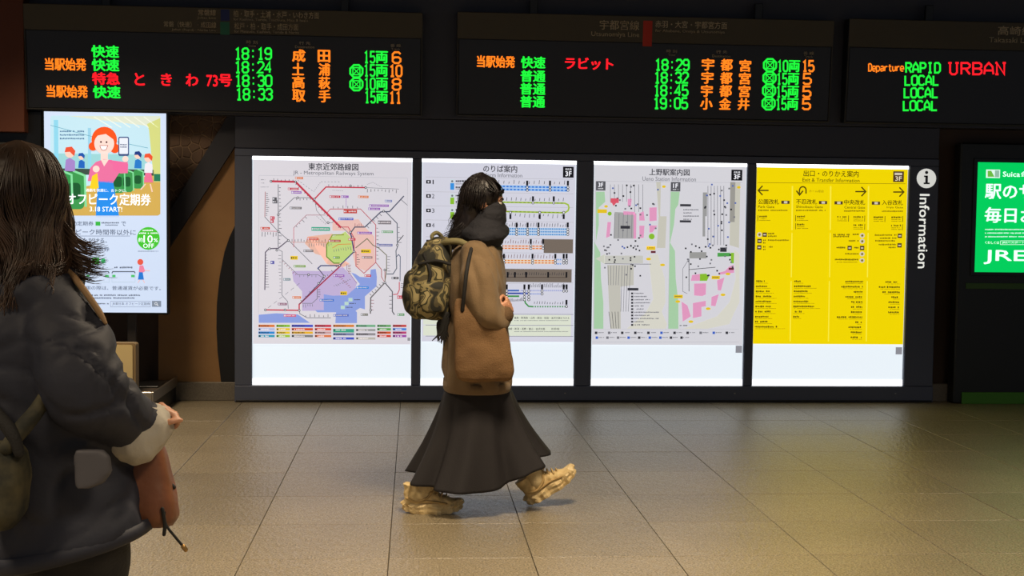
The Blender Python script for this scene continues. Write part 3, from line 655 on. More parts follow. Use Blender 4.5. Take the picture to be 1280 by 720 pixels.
for i in range(5): p.line([(240+i*30, 480), (236+i*30, 650)], 3, GR, 3)
for i in range(9): p.line(P2([(180+i*18, 165), (182+i*16, 460 if i > 4 else 290)]), 3, GR, 3)
for i in range(4): p.line(P2([(185+i*20, 460), (200+i*16, 568)]), 3, DK, 3)
for i in range(6): p.line([(885+i*22, 290), (885+i*22, 700)], 3.5, GR, 3)
p.line(P2([(158, 152), (405, 155), (458, 155)]), 4, GR, 3); p.line(P2([(700, 120), (660, 185), (660, 330), (690, 345)]), 3, GR, 3); p.line(P2([(700, 120), (700, 330)]), 4, DK, 3); p.line(P2([(700, 190), (870, 175)]), 4, DK, 3)
p.line([(110, 258), (1125, 268)], 3, LG, 2); p.line([(625, 268), (sx(566), sy(570))], 3, LG, 2); p.line([(108, 262), (sx(88), sy(570))], 3, LG, 2); p.line(P2([(88, 572), (1020, 572)]), 2, LG, 2)
p.done('tracks_and_walls', t)
for q in ([(370, 470), (390, 490), (388, 655), (370, 655)], [(410, 480), (440, 465), (448, 530), (410, 530)], [(480, 440), (530, 438), (530, 530), (480, 535)], [(410, 565), (446, 565), (440, 650), (412, 650)], [(480, 562), (535, 565), (500, 612), (480, 612)], [(330, 380), (358, 380), (352, 430), (330, 430)], [(190, 540), (215, 540), (205, 640), (180, 650)], [(300, 465), (380, 470), (380, 490), (300, 490)]): p.poly(q, BLD, 3)
for q in ([(720, 225), (770, 218), (770, 262), (712, 262)], [(733, 280), (810, 278), (808, 350), (785, 360), (733, 356)], [(725, 405), (808, 390), (808, 425), (780, 430), (780, 490), (725, 502)], [(652, 395), (690, 420), (712, 490), (660, 524)], [(845, 365), (892, 348), (870, 425), (842, 422)], [(880, 260), (928, 240), (905, 325), (885, 322)], [(888, 210), (930, 200), (960, 170), (988, 160), (990, 210), (900, 222)]): p.poly(P2(q), BLD, 3)
p.poly(P2([(770, 218), (810, 216), (828, 235), (815, 262), (770, 262)]), LIM, 4); p.poly(P2([(883, 82), (965, 82), (965, 105), (883, 107)]), C(80, 165, 80), 4); p.poly(P2([(968, 82), (990, 82), (988, 150), (970, 150)]), LIM, 4)
p.circ(205, 482, 14, LIM, 4); p.circ(496, 640, 20, LIM, 4)
p.done('buildings', t)
for q in ((120, 452, 186, 478), (460, 708, 520, 722)): p.rect(*q, YEL, 5)
for x, y in ((180, 432), (580, 295), (1098, 300)): p.circ(x, y, 13, YEL, 5, ry=9)
for x0, y0, x1, y1 in ((427, 40, 484, 64), (845, 230, 898, 252), (603, 352, 660, 374)): p.rect(sx(x0), sy(y0), sx(x1), sy(y1), YEL, 5); p.greek(sx(x0+5), sy(y0+7), sx(x1-5), sy(y0+13), DK, 6)
for x, y in ((440, 122), (530, 160), (628, 395), (712, 524), (823, 441), (918, 352), (950, 218)): p.circ(sx(x), sy(y), 17, YEL, 5, ry=9)
p.rect(212, 376, 268, 408, C(225, 90, 110), 5); p.poly([(220, 408), (250, 408), (232, 430)], C(225, 90, 110), 5); p.rect(280, 566, 346, 586, DK, 5); p.rect(sx(900), sy(48), sx(942), sy(76), DK, 5); p.rect(sx(305), sy(308), sx(375), sy(324), DK, 5)
p.rect(692, 416, 768, 432, DK, 5); p.rect(690, 528, 768, 543, DK, 5); p.rect(sx(955), sy(178), sx(988), sy(192), C(110, 50, 60), 5); p.rect(sx(455), sy(70), sx(486), sy(84), C(110, 50, 60), 5)
for (x0, y0) in ((110, 258), (628, 264)):
    p.rect(x0, y0, x0+66, y0+64, C(90, 90, 96), 6); p.text('3F' if x0 < 200 else '1F', x0+16, y0+10, x0+50, y0+40, C(240, 240, 245), 0.03, 7); p.greek(x0+14, y0+46, x0+52, y0+55, C(225, 225, 230), 7)
rr = random.Random(5)
for k in range(70):
    x = rr.choice((rr.uniform(190, 540), rr.uniform(860, 1080))); y = rr.uniform(280, 720)
    p.rect(x-6, y-5, x+6, y+6, rr.choice((DK, BK, GR, C(90, 110, 180))), 5)
for k in range(60):
    a = rr.choice(((150, 420), (660, 1000))); x = sx(rr.uniform(*a)); y = sy(rr.uniform(20, 240)); p.rect(x-5, y-5, x+6, y+6, rr.choice((DK, BK, GR)), 5)
for i in range(11): p.rect(sx(328), sy(337+i*20.2), sx(342), sy(349+i*20.2), DK, 5); p.greek(sx(350), sy(338+i*20.2), sx(350+rr.choice((60, 80, 100, 160))), sy(347+i*20.2), GR, 5)
for i in range(4): p.greek(715, 450+i*22, 715+rr.choice((60, 90, 110)), 460+i*22, GR, 5)
p.greek(sx(640), sy(545), sx(690), sy(553), DK, 5)
for y, n_ in ((596, 11), (627, 9)):
    for i in range(n_):
        x = 95+i*84 if y < 600 else 100+i*68; p.rect(sx(x), sy(y-8), sx(x+16), sy(y+8), rr.choice((DK, GR, C(60, 100, 200), DK)), 5); p.greek(sx(x+20), sy(y-5), sx(x+58), sy(y+2), GR, 5)
p.line(P2([(78, 655), (1020, 655)]), 3, LG, 3)
p.done('symbols_and_captions', t)
# --- poster four: exits
t, sh, zb = poster('exit_guide_poster', 'yellow backlit exit guide poster in four columns with direction arrows, rightmost panel', 3, col=(234, 208, 0), bright=1.05, ybot=430)
YD = em((92, 78, 14), 0.75); YM = em((140, 120, 10), 0.8); YL = em((252, 236, 70), 0.95); YW = em((226, 214, 190), 0.85); YK = em((88, 66, 40), 0.8)
p = Pr((0, PY, 0)).crop(930, 190, 0.18062)
p.text('出口・のりかえ案内', 412, 128, 794, 172, YD, 0.015); p.text('Exit & Transfer Information', 405, 182, 800, 208, YD, 0.01); p.done('title', t)
p.rect(1032, 134, 1106, 208, YK, 2); p.text('3F', 1046, 168, 1092, 200, YW, 0.03, 3); p.rect(1042, 144, 1094, 160, YW, 3); p.done('floor_badge', t)
p.line([(95, 212), (1118, 220)], 3, YM, 1)
sy4 = lambda y: 664.4+y*1.0770; sx4 = lambda x: x*1.0770
for x in (335, 600, 862): p.line([(x, 236), (x-3, 540)], 9, YL, 1); p.line([(x-3, 560), (x-8, sy4(188))], 7, YL, 1); p.line([(x-9, sy4(212)), (x-16, sy4(600))], 7, YL, 1)
p.done('column_lines', t)
def arrow(x0, x1, y):
    dx = 30 if x1 > x0 else -30
    p.line([(x0, y), (x1, y)], 9, YD, 2); p.line([(x1-dx, y-32), (x1, y), (x1-dx, y+32)], 9, YD, 3)
arrow(170, 98, 266); arrow(770, 842, 274); arrow(1032, 1105, 277)
arc = [(382+0, 290), (384, 262)]+[(407-22*math.cos(a), 262-22*math.sin(a)) for a in [i*math.pi/8 for i in range(1, 9)]]+[(429, 288)]
p.line(arc, 9, YD, 2); p.line([(362, 268), (384, 298), (408, 268)], 9, YD, 3)
p.done('arrows', t)
for tx_, en, xa_, xb_, ea, eb, y in (('公園改札', 'Park Gate', 98, 243, 98, 210, 344), ('不忍改札', 'Shinobazu Gate', 360, 506, 360, 546, 344), ('中央改札', 'Central Gate', 692, 838, 694, 838, 348), ('入谷改札', 'Iriya Gate', 954, 1100, 988, 1100, 350)):
    p.text(tx_, xa_, y-18, xb_, y+18, YD, 0.02); p.text(en, ea, y+26, eb, y+44, YD, 0.02)
    p.greek(min(xa_, ea), y+54, min(xa_, ea)+205 if xa_ < 600 else xb_, y+66, YM)
for x, y in ((258, 348), (518, 350), (626, 352), (884, 354)): p.rect(x, y-11, x+57, y+11, YK, 2); p.rect(x+18, y-8, x+42, y+8, YW, 3)
p.text('ホーム経由', 450, 262, 550, 280, YM)
p.done('gate_names', t)
for x, y, rt_ in ((95, 437, 0), (357, 437, 0), (357, 493, 0), (835, 440, 1), (723, 440, 1), (835, 497, 1), (1098, 443, 1), (975, 443, 1), (1096, 500, 1)):
    p.rect(x-2, y, x+2, y+42, YD, 2)
    a, b = (x+10, x+66) if not rt_ else (x-78, x-8)
    p.greek(a, y+2, b, y+16, YD); p.greek(a, y+22, b-4, y+28, YM); p.greek(a, y+33, b+(24 if not rt_ else 0), y+39, YM)
for x, y, f in ((107, 572, 1), (143, 572, 0), (107, 616, 0), (105, 660, 0), (818, 578, 1), (818, 618, 1), (731, 664, 0), (817, 664, 0), (817, 706, 1), (817, sy4(80), 1), (1078, 580, 0), (1076, 646, 0)):
    if f: p.circ(x, y, 17, YW, 2); p.circ(x, y, 8, YM, 3)
    else: p.rect(x-15, y-15, x+15, y+15, YK, 2); p.rect(x-9, y-4, x+9, y+5, YW, 3)
for q in ((165, 558, 220), (165, 576, 226), (132, 604, 312), (132, 622, 150), (132, 650, 200), (132, 668, 150), (618, 565, 732), (618, 578, 730), (742, 563, 796), (724, 608, 796), (640, 655, 706), (762, 655, 794), (688, 698, 794), (905, 568, 1056), (930, 590, 1056), (908, 608, 1050), (932, 634, 1054), (990, 654, 1054)):
    p.greek(q[0], q[1], q[2], q[1]+13, YD if q[1] % 2 else YM)
p.greek(sx4(584), sy4(68), sx4(735), sy4(80), YD); p.greek(sx4(595), sy4(88), sx4(735), sy4(94), YM); p.done('exit_details', t)
for x, wd, n_, dy, al in ((78, [60, 75, 90, 104, 104, 102, 102, 86, 86, 150], 10, 32.5, 0), (322, [46, 112, 90, 74, 104, 134, 56, 40], 8, 32.5, 0), (766, [124, 140, 60, 112, 74, 74, 74, 164, 44, 88, 72, 72], 12, 32.5, 1), (1005, [96, 138, 114, 56, 74, 74, 74], 7, 32.5, 1)):
    for j in range(n_):
        y = 207+j*dy+(5 if x > 900 else 3 if x > 700 else 0); xx = x-j*0.9 if x < 700 else x-j*0.8; a = xx if not al else xx-wd[j]
        p.greek(sx4(a), sy4(y), sx4(a+wd[j]), sy4(y+13), YD); p.greek(sx4(a if not al else a+10), sy4(y+17), sx4(a+wd[j]*(1.3 if not al else 1)), sy4(y+21), YM)
p.done('street_list', t)
p = Pr((0, 0.003, 0)).px()
for (x0, y0) in ((919.5, 432), (1119.5, 434)): p.rect(x0, y0, x0+8, y0+9, em((150, 150, 158), 0.85), 2); p.done('corner_sticker', ib)

# ------------------------------------------------------------------ departure boards
TA = math.radians(5); BV = Vector((0, -math.sin(TA), math.cos(TA)))
GREEN = em((30, 235, 60), 1.15); REDL = em((255, 28, 40), 1.2); AMB = em((255, 128, 30), 1.2)
def board(name, label, x0, x1, ybot, ytop, yhead, loc_px):
    O = W(loc_px, ybot, -0.14); p = Pr(O, Vector((1, 0, 0)), BV)
    u0 = p.hit(x0, (ybot+ytop)/2)[0]; u1 = p.hit(x1, (ybot+ytop)/2)[0]; v1 = p.hit(loc_px, ytop)[1]; vh = p.hit(loc_px, yhead)[1]
    t = thing(name, label, 'departure board', (O.x+(u0+u1)/2, -0.14, O.z), 'departure boards on the dark fascia')
    def slab(nm, a, b, c, d, n0, n1, mat, lab=None, bev=0.004):
        vs, fs = bevel_box(((a+b)/2, (c+d)/2, (n0+n1)/2), (b-a, d-c, abs(n1-n0)), bev)
        return mesh(nm, [O+p.U*v[0]+p.V*v[1]+p.N*v[2] for v in vs], fs, mat, t, label=lab)
    slab('casing', u0, u1, 0, v1, -0.12, -0.006, M_BLACK)
    slab('display_panel', u0+0.012, u1-0.012, 0.012, vh-0.003, -0.006, 0, M_LED)
    slab('header_plate', u0, u1, vh, v1, -0.006, 0.004, M_HEAD)
    for a, b, c, d in ((u0, u0+0.011, 0, vh), (u1-0.011, u1, 0, vh), (u0+0.011, u1-0.011, 0, 0.011)): slab('edge_trim', a, b, c, d, -0.006, 0.005, M_TRIM, bev=0.002)
    for k in range(2): slab('hanger_bracket', u0+(u1-u0)*(0.2+0.6*k)-0.03, u0+(u1-u0)*(0.2+0.6*k)+0.03, v1-0.004, v1+0.12, -0.09, -0.05, M_BLACK)
    return t, p
def octa(p, x, y):
    r = 8.3; pts = [(x+r*math.cos(math.radians(22.5+45*k)), y+r*math.sin(math.radians(22.5+45*k))) for k in range(8)]
    p.line(pts+[pts[0]], 2.4, GREEN, 2); k = 4.4
    for s_ in (1, -1): p.line([(x-k, y-k*s_), (x+k, y+k*s_)], 1.2, GREEN, 2)
    p.line([(x-k, y-k), (x+k, y-k), (x+k, y+k), (x-k, y+k), (x-k, y-k)], 1.4, GREEN, 3)
LB = 0.045
def rowname(q):
    if ':' in q: return 'departure_time'
    if '両' in q: return 'car_count'
    if q.isdigit(): return 'track_number'
    if q in ('当駅始発', 'Departure'): return 'origin_note'
    if q in ('快速', '特急', '普通', 'RAPID', 'LOCAL'): return 'train_type'
    if len(q) == 1 and q not in 'ときわ': return 'destination_character'
    return 'train_name'
t, p = board('departure_board', 'long dark departure board with four lit train rows at left, above the advert screen', 31, 528, 141, 10, 42, 280)
rows = [
 [('快速', 114, 149, GREEN), ('18:19', 292.5, 340, GREEN), ('成', 365, 382, AMB), ('田', 397, 413, AMB), ('15両', 454, 485, GREEN), ('6', 489.5, 502, AMB)],
 [('当駅始発', 56, 108, AMB), ('快速', 114.5, 149.5, GREEN), ('18:24', 292.5, 340, GREEN), ('土', 365, 380, AMB), ('浦', 398, 413, AMB), ('15両', 454, 485, GREEN), ('10', 486, 503, AMB)],
 [('特急', 115, 150, REDL), ('と', 168, 181, REDL), ('き', 201, 215, REDL), ('わ', 232, 248, REDL), ('73号', 258, 290, REDL), ('18:30', 293, 340.5, GREEN), ('高', 365, 381, AMB), ('萩', 398, 413, AMB), ('10両', 454.5, 485, GREEN), ('8', 489.5, 502, AMB)],
 [('当駅始発', 58, 110, AMB), ('快速', 116, 151, GREEN), ('18:33', 294, 341, GREEN), ('取', 365, 382, AMB), ('手', 398, 413.5, AMB), ('15両', 455, 485, GREEN), ('11', 486, 502, AMB)]]
for i, r in enumerate(rows):
    for s_, a, b, m in r:
        y = 56.5+i*16.9+(a-114)*0.0205*(0.75 if a < 300 else 1)-(0 if a < 300 else i*0.25); p.lit(s_, a, y, b, y+15.8, m); p.done(rowname(s_), t, stuff=False)
    if i in (1, 2): octa(p, 445.5, 89+(i-1)*16.3)
    p.done('door_symbol', t, stuff=False)
p.rect(276, 12, 287, 26, pm('blue_swatch', (32, 44, 110), 0.6), 9); p.rect(275.5, 27.5, 287, 43.5, pm('teal_swatch', (36, 112, 88), 0.6), 9); p.done('line_swatches', t)
for a in (('常磐線', 248, 12, 270, 19.5), ('Joban Line', 247, 21, 270, 24.5), ('常磐（快速）・成田線', 205, 27, 270.5, 34.5), ('Joban (Rapid) · Narita Line', 215, 36, 270, 39.5), ('柏・取手・土浦・水戸・いわき方面', 292, 14, 399, 22.5), ('for Kashiwa, Toride, Tsuchiura, Mito & Iwaki', 292, 23.3, 385, 27), ('松戸・柏・取手・成田方面', 293, 29, 373, 37.5), ('for Matsudo, Kashiwa, Toride & Narita', 293, 38.3, 374, 42),
          ('時 刻', 308, 50.5, 322, 55), ('Time', 310, 56, 320, 58.7), ('行 先', 374, 52, 388, 56), ('Destination', 369, 57.2, 393, 60.3), ('番 線', 488, 55, 501, 59), ('Track', 489, 60, 500, 62.7)):
    p.text(*a, M_INK, 0.008, 9)
p.done('header_lettering', t)
t, p = board('departure_board', 'long dark departure board with four lit rows and a red header swatch, in the middle', 571, 1040, 149, 20, 53, 800)
R2 = [
 [('当駅始発', 596, 644, AMB, 69.5), ('快速', 651, 682, GREEN, 70.5), ('ラビット', 706, 767, REDL, 72), ('18:29', 818, 862, GREEN, 73.5), ('宇', 877, 893, AMB, 73), ('都', 900.5, 916, AMB, 73.5), ('宮', 924, 939, AMB, 74.5), ('10両', 971, 1000, GREEN, 75), ('15', 1002, 1018, AMB, 75)],
 [('普通', 650.5, 682, GREEN, 87.5), ('18:32', 817, 861, GREEN, 89.5), ('宇', 876.5, 892, AMB, 89.5), ('都', 900, 915.5, AMB, 90), ('宮', 923.5, 938.5, AMB, 90.5), ('15両', 970, 999, GREEN, 91), ('5', 1002.5, 1015, AMB, 91)],
 [('普通', 650, 682, GREEN, 103.5), ('18:45', 816.5, 860.5, GREEN, 105.5), ('宇', 876, 891, AMB, 106), ('都', 899, 915, AMB, 106), ('宮', 923, 938, AMB, 106.5), ('15両', 969.5, 998.5, GREEN, 107), ('5', 1002, 1014.5, AMB, 107)],
 [('普通', 650, 681.5, GREEN, 119.5), ('19:05', 816, 860, GREEN, 121.5), ('小', 875, 891, AMB, 122), ('金', 898.5, 914, AMB, 122), ('井', 922, 937, AMB, 122.5), ('15両', 969, 998, GREEN, 122.5), ('5', 1001.5, 1014, AMB, 122.5)]]
for i, r in enumerate(R2):
    for s_, a, b, m, y in r: p.lit(s_, a, y, b, y+15.2, m); p.done(rowname(s_), t, stuff=False)
    octa(p, 962.5-i*0.6, 81.5+i*15.9); p.done('door_symbol', t, stuff=False)
p.rect(803.5, 26, 815, 58, pm('red_swatch', (196, 48, 28), 0.6), 9); p.done('line_swatch', t)
for a in (('宇都宮線', 749.5, 25.5, 799, 37.5), ('Utsunomiya Line', 739, 40, 799, 47.5), ('赤羽・大宮・宇都宮方面', 819, 26.5, 909, 35.5), ('for Akabane, Omiya & Utsunomiya', 819, 37.5, 906, 42), ('時 刻', 833, 62, 846, 66), ('Time', 835, 67, 844, 70), ('行 先', 895, 63, 909, 67), ('Destination', 890, 68.5, 913, 71.8), ('番 線', 1004, 64.5, 1017, 68.5), ('Track', 1005, 69.5, 1016, 72.5)):
    p.text(*a, M_INK, 0.008, 9)
p.done('header_lettering', t)
t, p = board('departure_board', 'dark departure board at the right edge reading RAPID and LOCAL in green', 1058.5, 1560, 156, 26, 61, 1180)
for i, r in enumerate([[('Departure', 1085, 1130, AMB, 79, 89.5), ('RAPID', 1131, 1176, GREEN, 77.5, 92), ('URBAN', 1184.5, 1258, REDL, 77.5, 94)], [('LOCAL', 1130, 1174, GREEN, 93.5, 107.5)], [('LOCAL', 1129, 1173, GREEN, 109, 123)], [('LOCAL', 1128, 1172, GREEN, 125, 139)]]):
    for s_, a, b, m, y0, y1 in r: p.lit(s_, a, y0, b, y1, m); p.done(rowname(s_), t, stuff=False)
p.text('高崎線', 1247, 33, 1291, 44.5, M_INK, 0.01, 9); p.text('Takasaki Line', 1236, 47, 1292, 53.5, M_INK, 0.01, 9); p.done('header_lettering', t)

# ------------------------------------------------------------------ left bay: platform, advert screen, leaflet box
px0 = W(218, 480, -0.1).x; nearY = -0.86
pf = thing('platform', 'low dark platform with a steel edge under the advert screen', 'platform', (px0-0.8, -0.45, 0))
box('platform_body', (px0-1.6, nearY, 0.0), (px0-0.012, 0.028, 0.125), M_BLACK, pf)
box('top_board', (px0-1.6, nearY, 0.126), (px0-0.012, 0.028, 0.16), pm('grey_top', (76, 66, 56), 0.5), pf)
box('steel_edge', (px0-0.011, nearY-0.012, 0.115), (px0, 0.028, 0.19), M_CHROME, pf, 0.003)
box('steel_edge', (px0-1.6, nearY-0.012, 0.115), (px0-0.011, nearY-0.001, 0.19), M_CHROME, pf, 0.003)
SY = -0.35
ds = thing('advert_screen', 'upright bright digital advert screen with orange-haired figure and green text', 'screen', (W(130, 400, SY).x, SY+0.05, 0.16))
a0, a1 = W(56, 265, SY).x, W(208, 265, SY).x; s0, s1 = W(130, 390.5, SY).z, W(130, 140.5, SY).z
box('housing', (a0-0.012, SY+0.003, s0-0.014), (a1+0.014, SY+0.07, s1+0.012), M_BLACK, ds, 0.006)
box('screen', (a0, SY, s0), (a1, SY+0.004, s1), em((206, 222, 248), 0.92, True), ds, 0)
box('stand_pole', (W(156, 400, SY).x, SY+0.075, 0.162), (W(167, 400, SY).x, SY+0.13, s1-0.2), pm('pole_grey', (52, 46, 42), 0.5), ds)
box('base_plate', (W(120, 400, SY).x, SY-0.08, 0.1605), (W(200, 400, SY).x, SY+0.2, 0.172), M_BLACK, ds)
p = Pr((0, SY-0.0004, 0)).crop(0, 130, 0.25)
K = lambda r, g, b: em((r, g, b), 0.95)
p.rrect(252, 58, 802, 558, 12, K(190, 225, 240), 1); p.poly([(252, 440), (802, 350), (802, 550), (790, 558), (262, 558), (252, 548)], K(206, 170, 86), 2)
p.poly([(340, 60), (802, 60), (802, 130), (740, 110)], K(216, 224, 206), 2); p.poly([(735, 100), (802, 70), (802, 390), (770, 390), (745, 130)], K(206, 212, 130), 3)
p.rect(270, 80, 292, 320, K(140, 210, 235), 2); p.rect(440, 120, 456, 330, K(150, 205, 230), 2); p.rect(252, 325, 770, 355, K(60, 80, 70), 3); p.rect(252, 250, 740, 325, K(150, 208, 214), 2); p.rect(770, 350, 802, 386, K(40, 120, 90), 4)
for i in range(6): p.line([(470+i*50, 64), (560+i*46, 118)], 4, K(236, 240, 226), 3)
p.line([(252, 106), (450, 160), (740, 220)], 3, K(110, 170, 190), 3)
for x, y, s_ in ((372, 430, 1.2), (590, 385, 0.75), (635, 385, 0.7), (690, 375, 0.6), (310, 420, 1.1)):
    p.rrect(x-38*s_, y-75*s_, x+42*s_, y+80*s_, 20*s_, K(60, 150, 80), 4); p.rrect(x-28*s_, y-30*s_, x+26*s_, y+40*s_, 16*s_, K(30, 90, 50), 5); p.line([(x-5*s_, y-80*s_), (x+44*s_, y-60*s_), (x+48*s_, y+70*s_)], 9*s_, K(130, 220, 160), 6)
p.done('station_backdrop', ds)
def man(x, y, s_, hair, top, low, face=K(240, 205, 190)):
    p.circ(x, y, 24*s_, face, 8); p.poly([(x-26*s_, y-4*s_), (x-20*s_, y-28*s_), (x+10*s_, y-32*s_), (x+28*s_, y-10*s_), (x+22*s_, y+16*s_), (x, y-6*s_)], hair, 9)
    p.poly([(x-26*s_, y+90*s_), (x-20*s_, y+34*s_), (x, y+24*s_), (x+26*s_, y+40*s_), (x+26*s_, y+92*s_)], top, 7)
    if low: p.poly([(x-18*s_, y+90*s_), (x+18*s_, y+90*s_), (x+30*s_, y+150*s_), (x-28*s_, y+150*s_)], low, 7)
man(350, 245, 1.0, K(226, 84, 54), K(160, 130, 200), None); man(408, 264, 0.62, K(34, 84, 170), K(36, 100, 190), None); man(690, 258, 0.7, K(34, 60, 130), K(40, 120, 200), None)
man(742, 272, 0.8, K(230, 84, 50), K(230, 230, 240), K(230, 110, 150)); p.line([(728, 400), (704, 428)], 6, K(240, 205, 190), 7); p.line([(752, 400), (762, 440)], 6, K(240, 205, 190), 7)
p.circ(522, 180, 64, K(238, 84, 30), 9, ry=66); p.circ(575, 222, 24, K(238, 84, 30), 9); p.circ(466, 212, 22, K(238, 84, 30), 9)
p.circ(522, 198, 50, K(248, 214, 206), 10, ry=52); p.poly([(470, 190), (478, 160), (530, 150), (572, 180), (560, 130), (480, 130)], K(238, 84, 30), 11)
p.circ(506, 190, 5, K(60, 40, 40), 12, n=10); p.circ(534, 191, 5, K(60, 40, 40), 12, n=10); p.poly([(500, 208), (540, 208), (532, 228), (520, 232), (508, 228)], K(252, 252, 252), 12); p.line([(500, 208), (508, 228), (520, 232), (532, 228), (540, 208), (500, 208)], 3, K(170, 90, 80), 13)
p.rect(505, 240, 540, 290, K(248, 214, 206), 10)
p.poly([(440, 385), (452, 320), (480, 290), (520, 276), (560, 280), (600, 310), (640, 345), (640, 290), (620, 290), (614, 318), (565, 395), (480, 385)], K(226, 112, 160), 11); p.poly([(505, 278), (545, 278), (522, 312)], K(248, 214, 206), 12)
p.poly([(565, 290), (600, 318), (612, 296), (642, 300), (640, 346), (604, 348), (566, 330)], K(226, 112, 160), 11); p.circ(628, 275, 15, K(248, 214, 206), 12); p.rect(480, 382, 568, 392, K(226, 112, 160), 11)
p.poly([(490, 385), (566, 385), (596, 558), (480, 558)], K(40, 140, 235), 11); p.poly([(450, 420), (462, 360), (488, 345), (495, 420), (470, 428)], K(246, 206, 40), 12); p.circ(482, 325, 17, K(248, 214, 206), 13)
p.rrect(593, 164, 646, 260, 8, K(60, 80, 130), 12); p.rrect(598, 170, 641, 250, 4, K(225, 232, 245), 13); p.greek(602, 200, 636, 207, K(40, 60, 110), 14); p.greek(602, 212, 636, 219, K(40, 60, 110), 14)
p.done('illustration', ds)
WH = K(250, 252, 255); TD = K(84, 92, 110)
p.text('オフピーク定期券', 336, 447, 756, 506, WH, 0.02, 15); p.text('3.18 START!', 450, 514, 612, 538, WH, 0.015, 15); p.text('通勤を快適に、おトクに。', 430, 424, 634, 440, WH, 0.01, 15)
for i in range(3): p.greek(300, 132+i*18, 425, 141+i*18, K(70, 110, 150), 4)
p.done('headline', ds)
p.text('通勤定期券', 330, 586, 468, 608, TD, 0.005, 3); p.rect(478, 588, 502, 608, K(60, 180, 70), 3); p.greek(508, 590, 596, 598, TD, 3); p.greek(526, 602, 596, 608, TD, 3); p.text('で', 606, 588, 630, 610, TD, 0.005, 3)
p.text('平日朝のピーク時間帯以外に', 240, 626, 680, 654, TD, 0.005, 3); p.line([(240, 660), (650, 660)], 2, TD, 3); p.text('ご利用いただける、', 300, 668, 536, 694, TD, 0.005, 3); p.text('おトクな通勤定期券', 270, 712, 548, 736, TD, 0.005, 3)
p.circ(742, 672, 57, K(70, 195, 50), 3); p.text('約', 692, 668, 714, 690, WH, 0.01, 4); p.text('10', 718, 656, 764, 694, WH, 0.02, 4); p.text('%', 768, 672, 790, 690, WH, 0.01, 4); p.text('OFF', 716, 698, 770, 720, WH, 0.01, 4); p.greek(714, 628, 768, 636, WH, 4); p.greek(696, 642, 790, 650, WH, 4); p.greek(690, 734, 792, 738, TD, 3)
p.rect(460, 768, 496, 800, K(60, 190, 80), 3); p.poly([(504, 788), (510, 772), (526, 774), (528, 790), (516, 800)], K(60, 180, 110), 3); p.greek(455, 812, 522, 822, TD, 3); p.greek(572, 812, 664, 822, TD, 3)
for a in (430, 560): p.line([(a, 846), (a+4, 838), (a+112, 838), (a+116, 846)], 5, TD, 3); p.line([(a, 846), (a, 890), (a+116, 890), (a+116, 846)], 1.5, K(170, 190, 200), 3); p.rect(a+2, 854, a+18, 866, K(80, 190, 110), 4); p.rect(a+96, 854, a+114, 866, K(80, 190, 110), 4)
p.line([(524, 862), (546, 862)], 4, TD, 3)
p.circ(702, 790, 15, K(226, 90, 70), 4); p.poly([(694, 840), (698, 808), (716, 806), (726, 836), (716, 842)], K(232, 130, 160), 4); p.line([(712, 830), (750, 834)], 4, K(240, 180, 170), 4); p.poly([(696, 840), (714, 840), (720, 878), (690, 878)], K(40, 120, 210), 4); p.line([(700, 878), (690, 894)], 3, K(240, 180, 170), 4); p.line([(714, 878), (724, 894)], 3, K(240, 180, 170), 4)
p.text('ご利用の際は、普通運賃が必要です。', 380, 910, 805, 930, TD, 0.005, 3)
p.greek(440, 952, 702, 960, TD, 3); p.greek(440, 966, 676, 974, TD, 3); p.line([(553, 986), (553, 1014), (752, 1014), (752, 986), (553, 986)], 2, K(140, 150, 170), 3); p.text('JR東日本 オフピーク定期券', 562, 991, 750, 1008, TD, 0.0, 3)
p.rect(760, 984, 806, 1014, K(130, 142, 160), 3); p.circ(780, 998, 7, WH, 4, n=12); p.circ(780, 998, 5, K(130, 142, 160), 5, n=12); p.line([(784, 1002), (792, 1008)], 3, WH, 5); p.greek(470, 994, 545, 1002, TD, 3)
p.done('advert_text', ds)
lb = thing('leaflet_box', 'cream rounded box panel standing on the dark platform', 'box', (W(120, 470, -0.62).x, -0.62, 0.16))
x0_, x1_ = W(96, 450, -0.66).x, W(168, 450, -0.66).x; zt_ = W(150, 429, -0.66).z
def rr_prism(x0, x1, z0, z1, r, y0, y1):
    pts = []
    for cx, cz, a0 in ((x1-r, z1-r, 0), (x0+r, z1-r, 90), (x0+r, z0+r, 180), (x1-r, z0+r, 270)):
        for j in range(5): a = math.radians(a0+22.5*j); pts.append((cx+r*math.cos(a), cz+r*math.sin(a)))
    return prism(pts, y0, y1)
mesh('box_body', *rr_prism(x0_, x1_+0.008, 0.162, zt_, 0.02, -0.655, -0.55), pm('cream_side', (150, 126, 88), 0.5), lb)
mesh('front_panel', *rr_prism(x0_+0.004, x1_-0.012, 0.172, zt_-0.012, 0.016, -0.664, -0.656), M_CREAM, lb)

# ------------------------------------------------------------------ right kiosk
kx = W(1191, 400, -0.04).x; ky = -0.10
kk = thing('advert_kiosk', 'black kiosk with glowing green advert and green plinth, right of the information board', 'kiosk', (kx+0.6, ky+0.05, 0))
kd = pm('kiosk_black', (30, 31, 29), 0.4)
box('kiosk_body', (kx, ky, 0.0), (kx+2.6, 0.028, 2.05), kd, kk, 0.012)
gx0 = W(1202, 490, ky-0.004).x
box('plinth', (gx0, ky-0.012, 0.0), (kx+2.6, ky-0.001, W(1240, 490.5, ky-0.012).z), pm('green_paint', (74, 140, 34), 0.5), kk, 0.002)
box('green_stripe', (W(1207, 357, ky).x, ky-0.008, W(1240, 361, ky).z), (kx+2.6, ky-0.001, W(1240, 354, ky).z), pm('green_dim', (72, 110, 44), 0.5), kk, 0.002)
gy = ky-0.014
e0, e1 = W(1220.5, 270, gy).x, W(1220, 340, gy).z
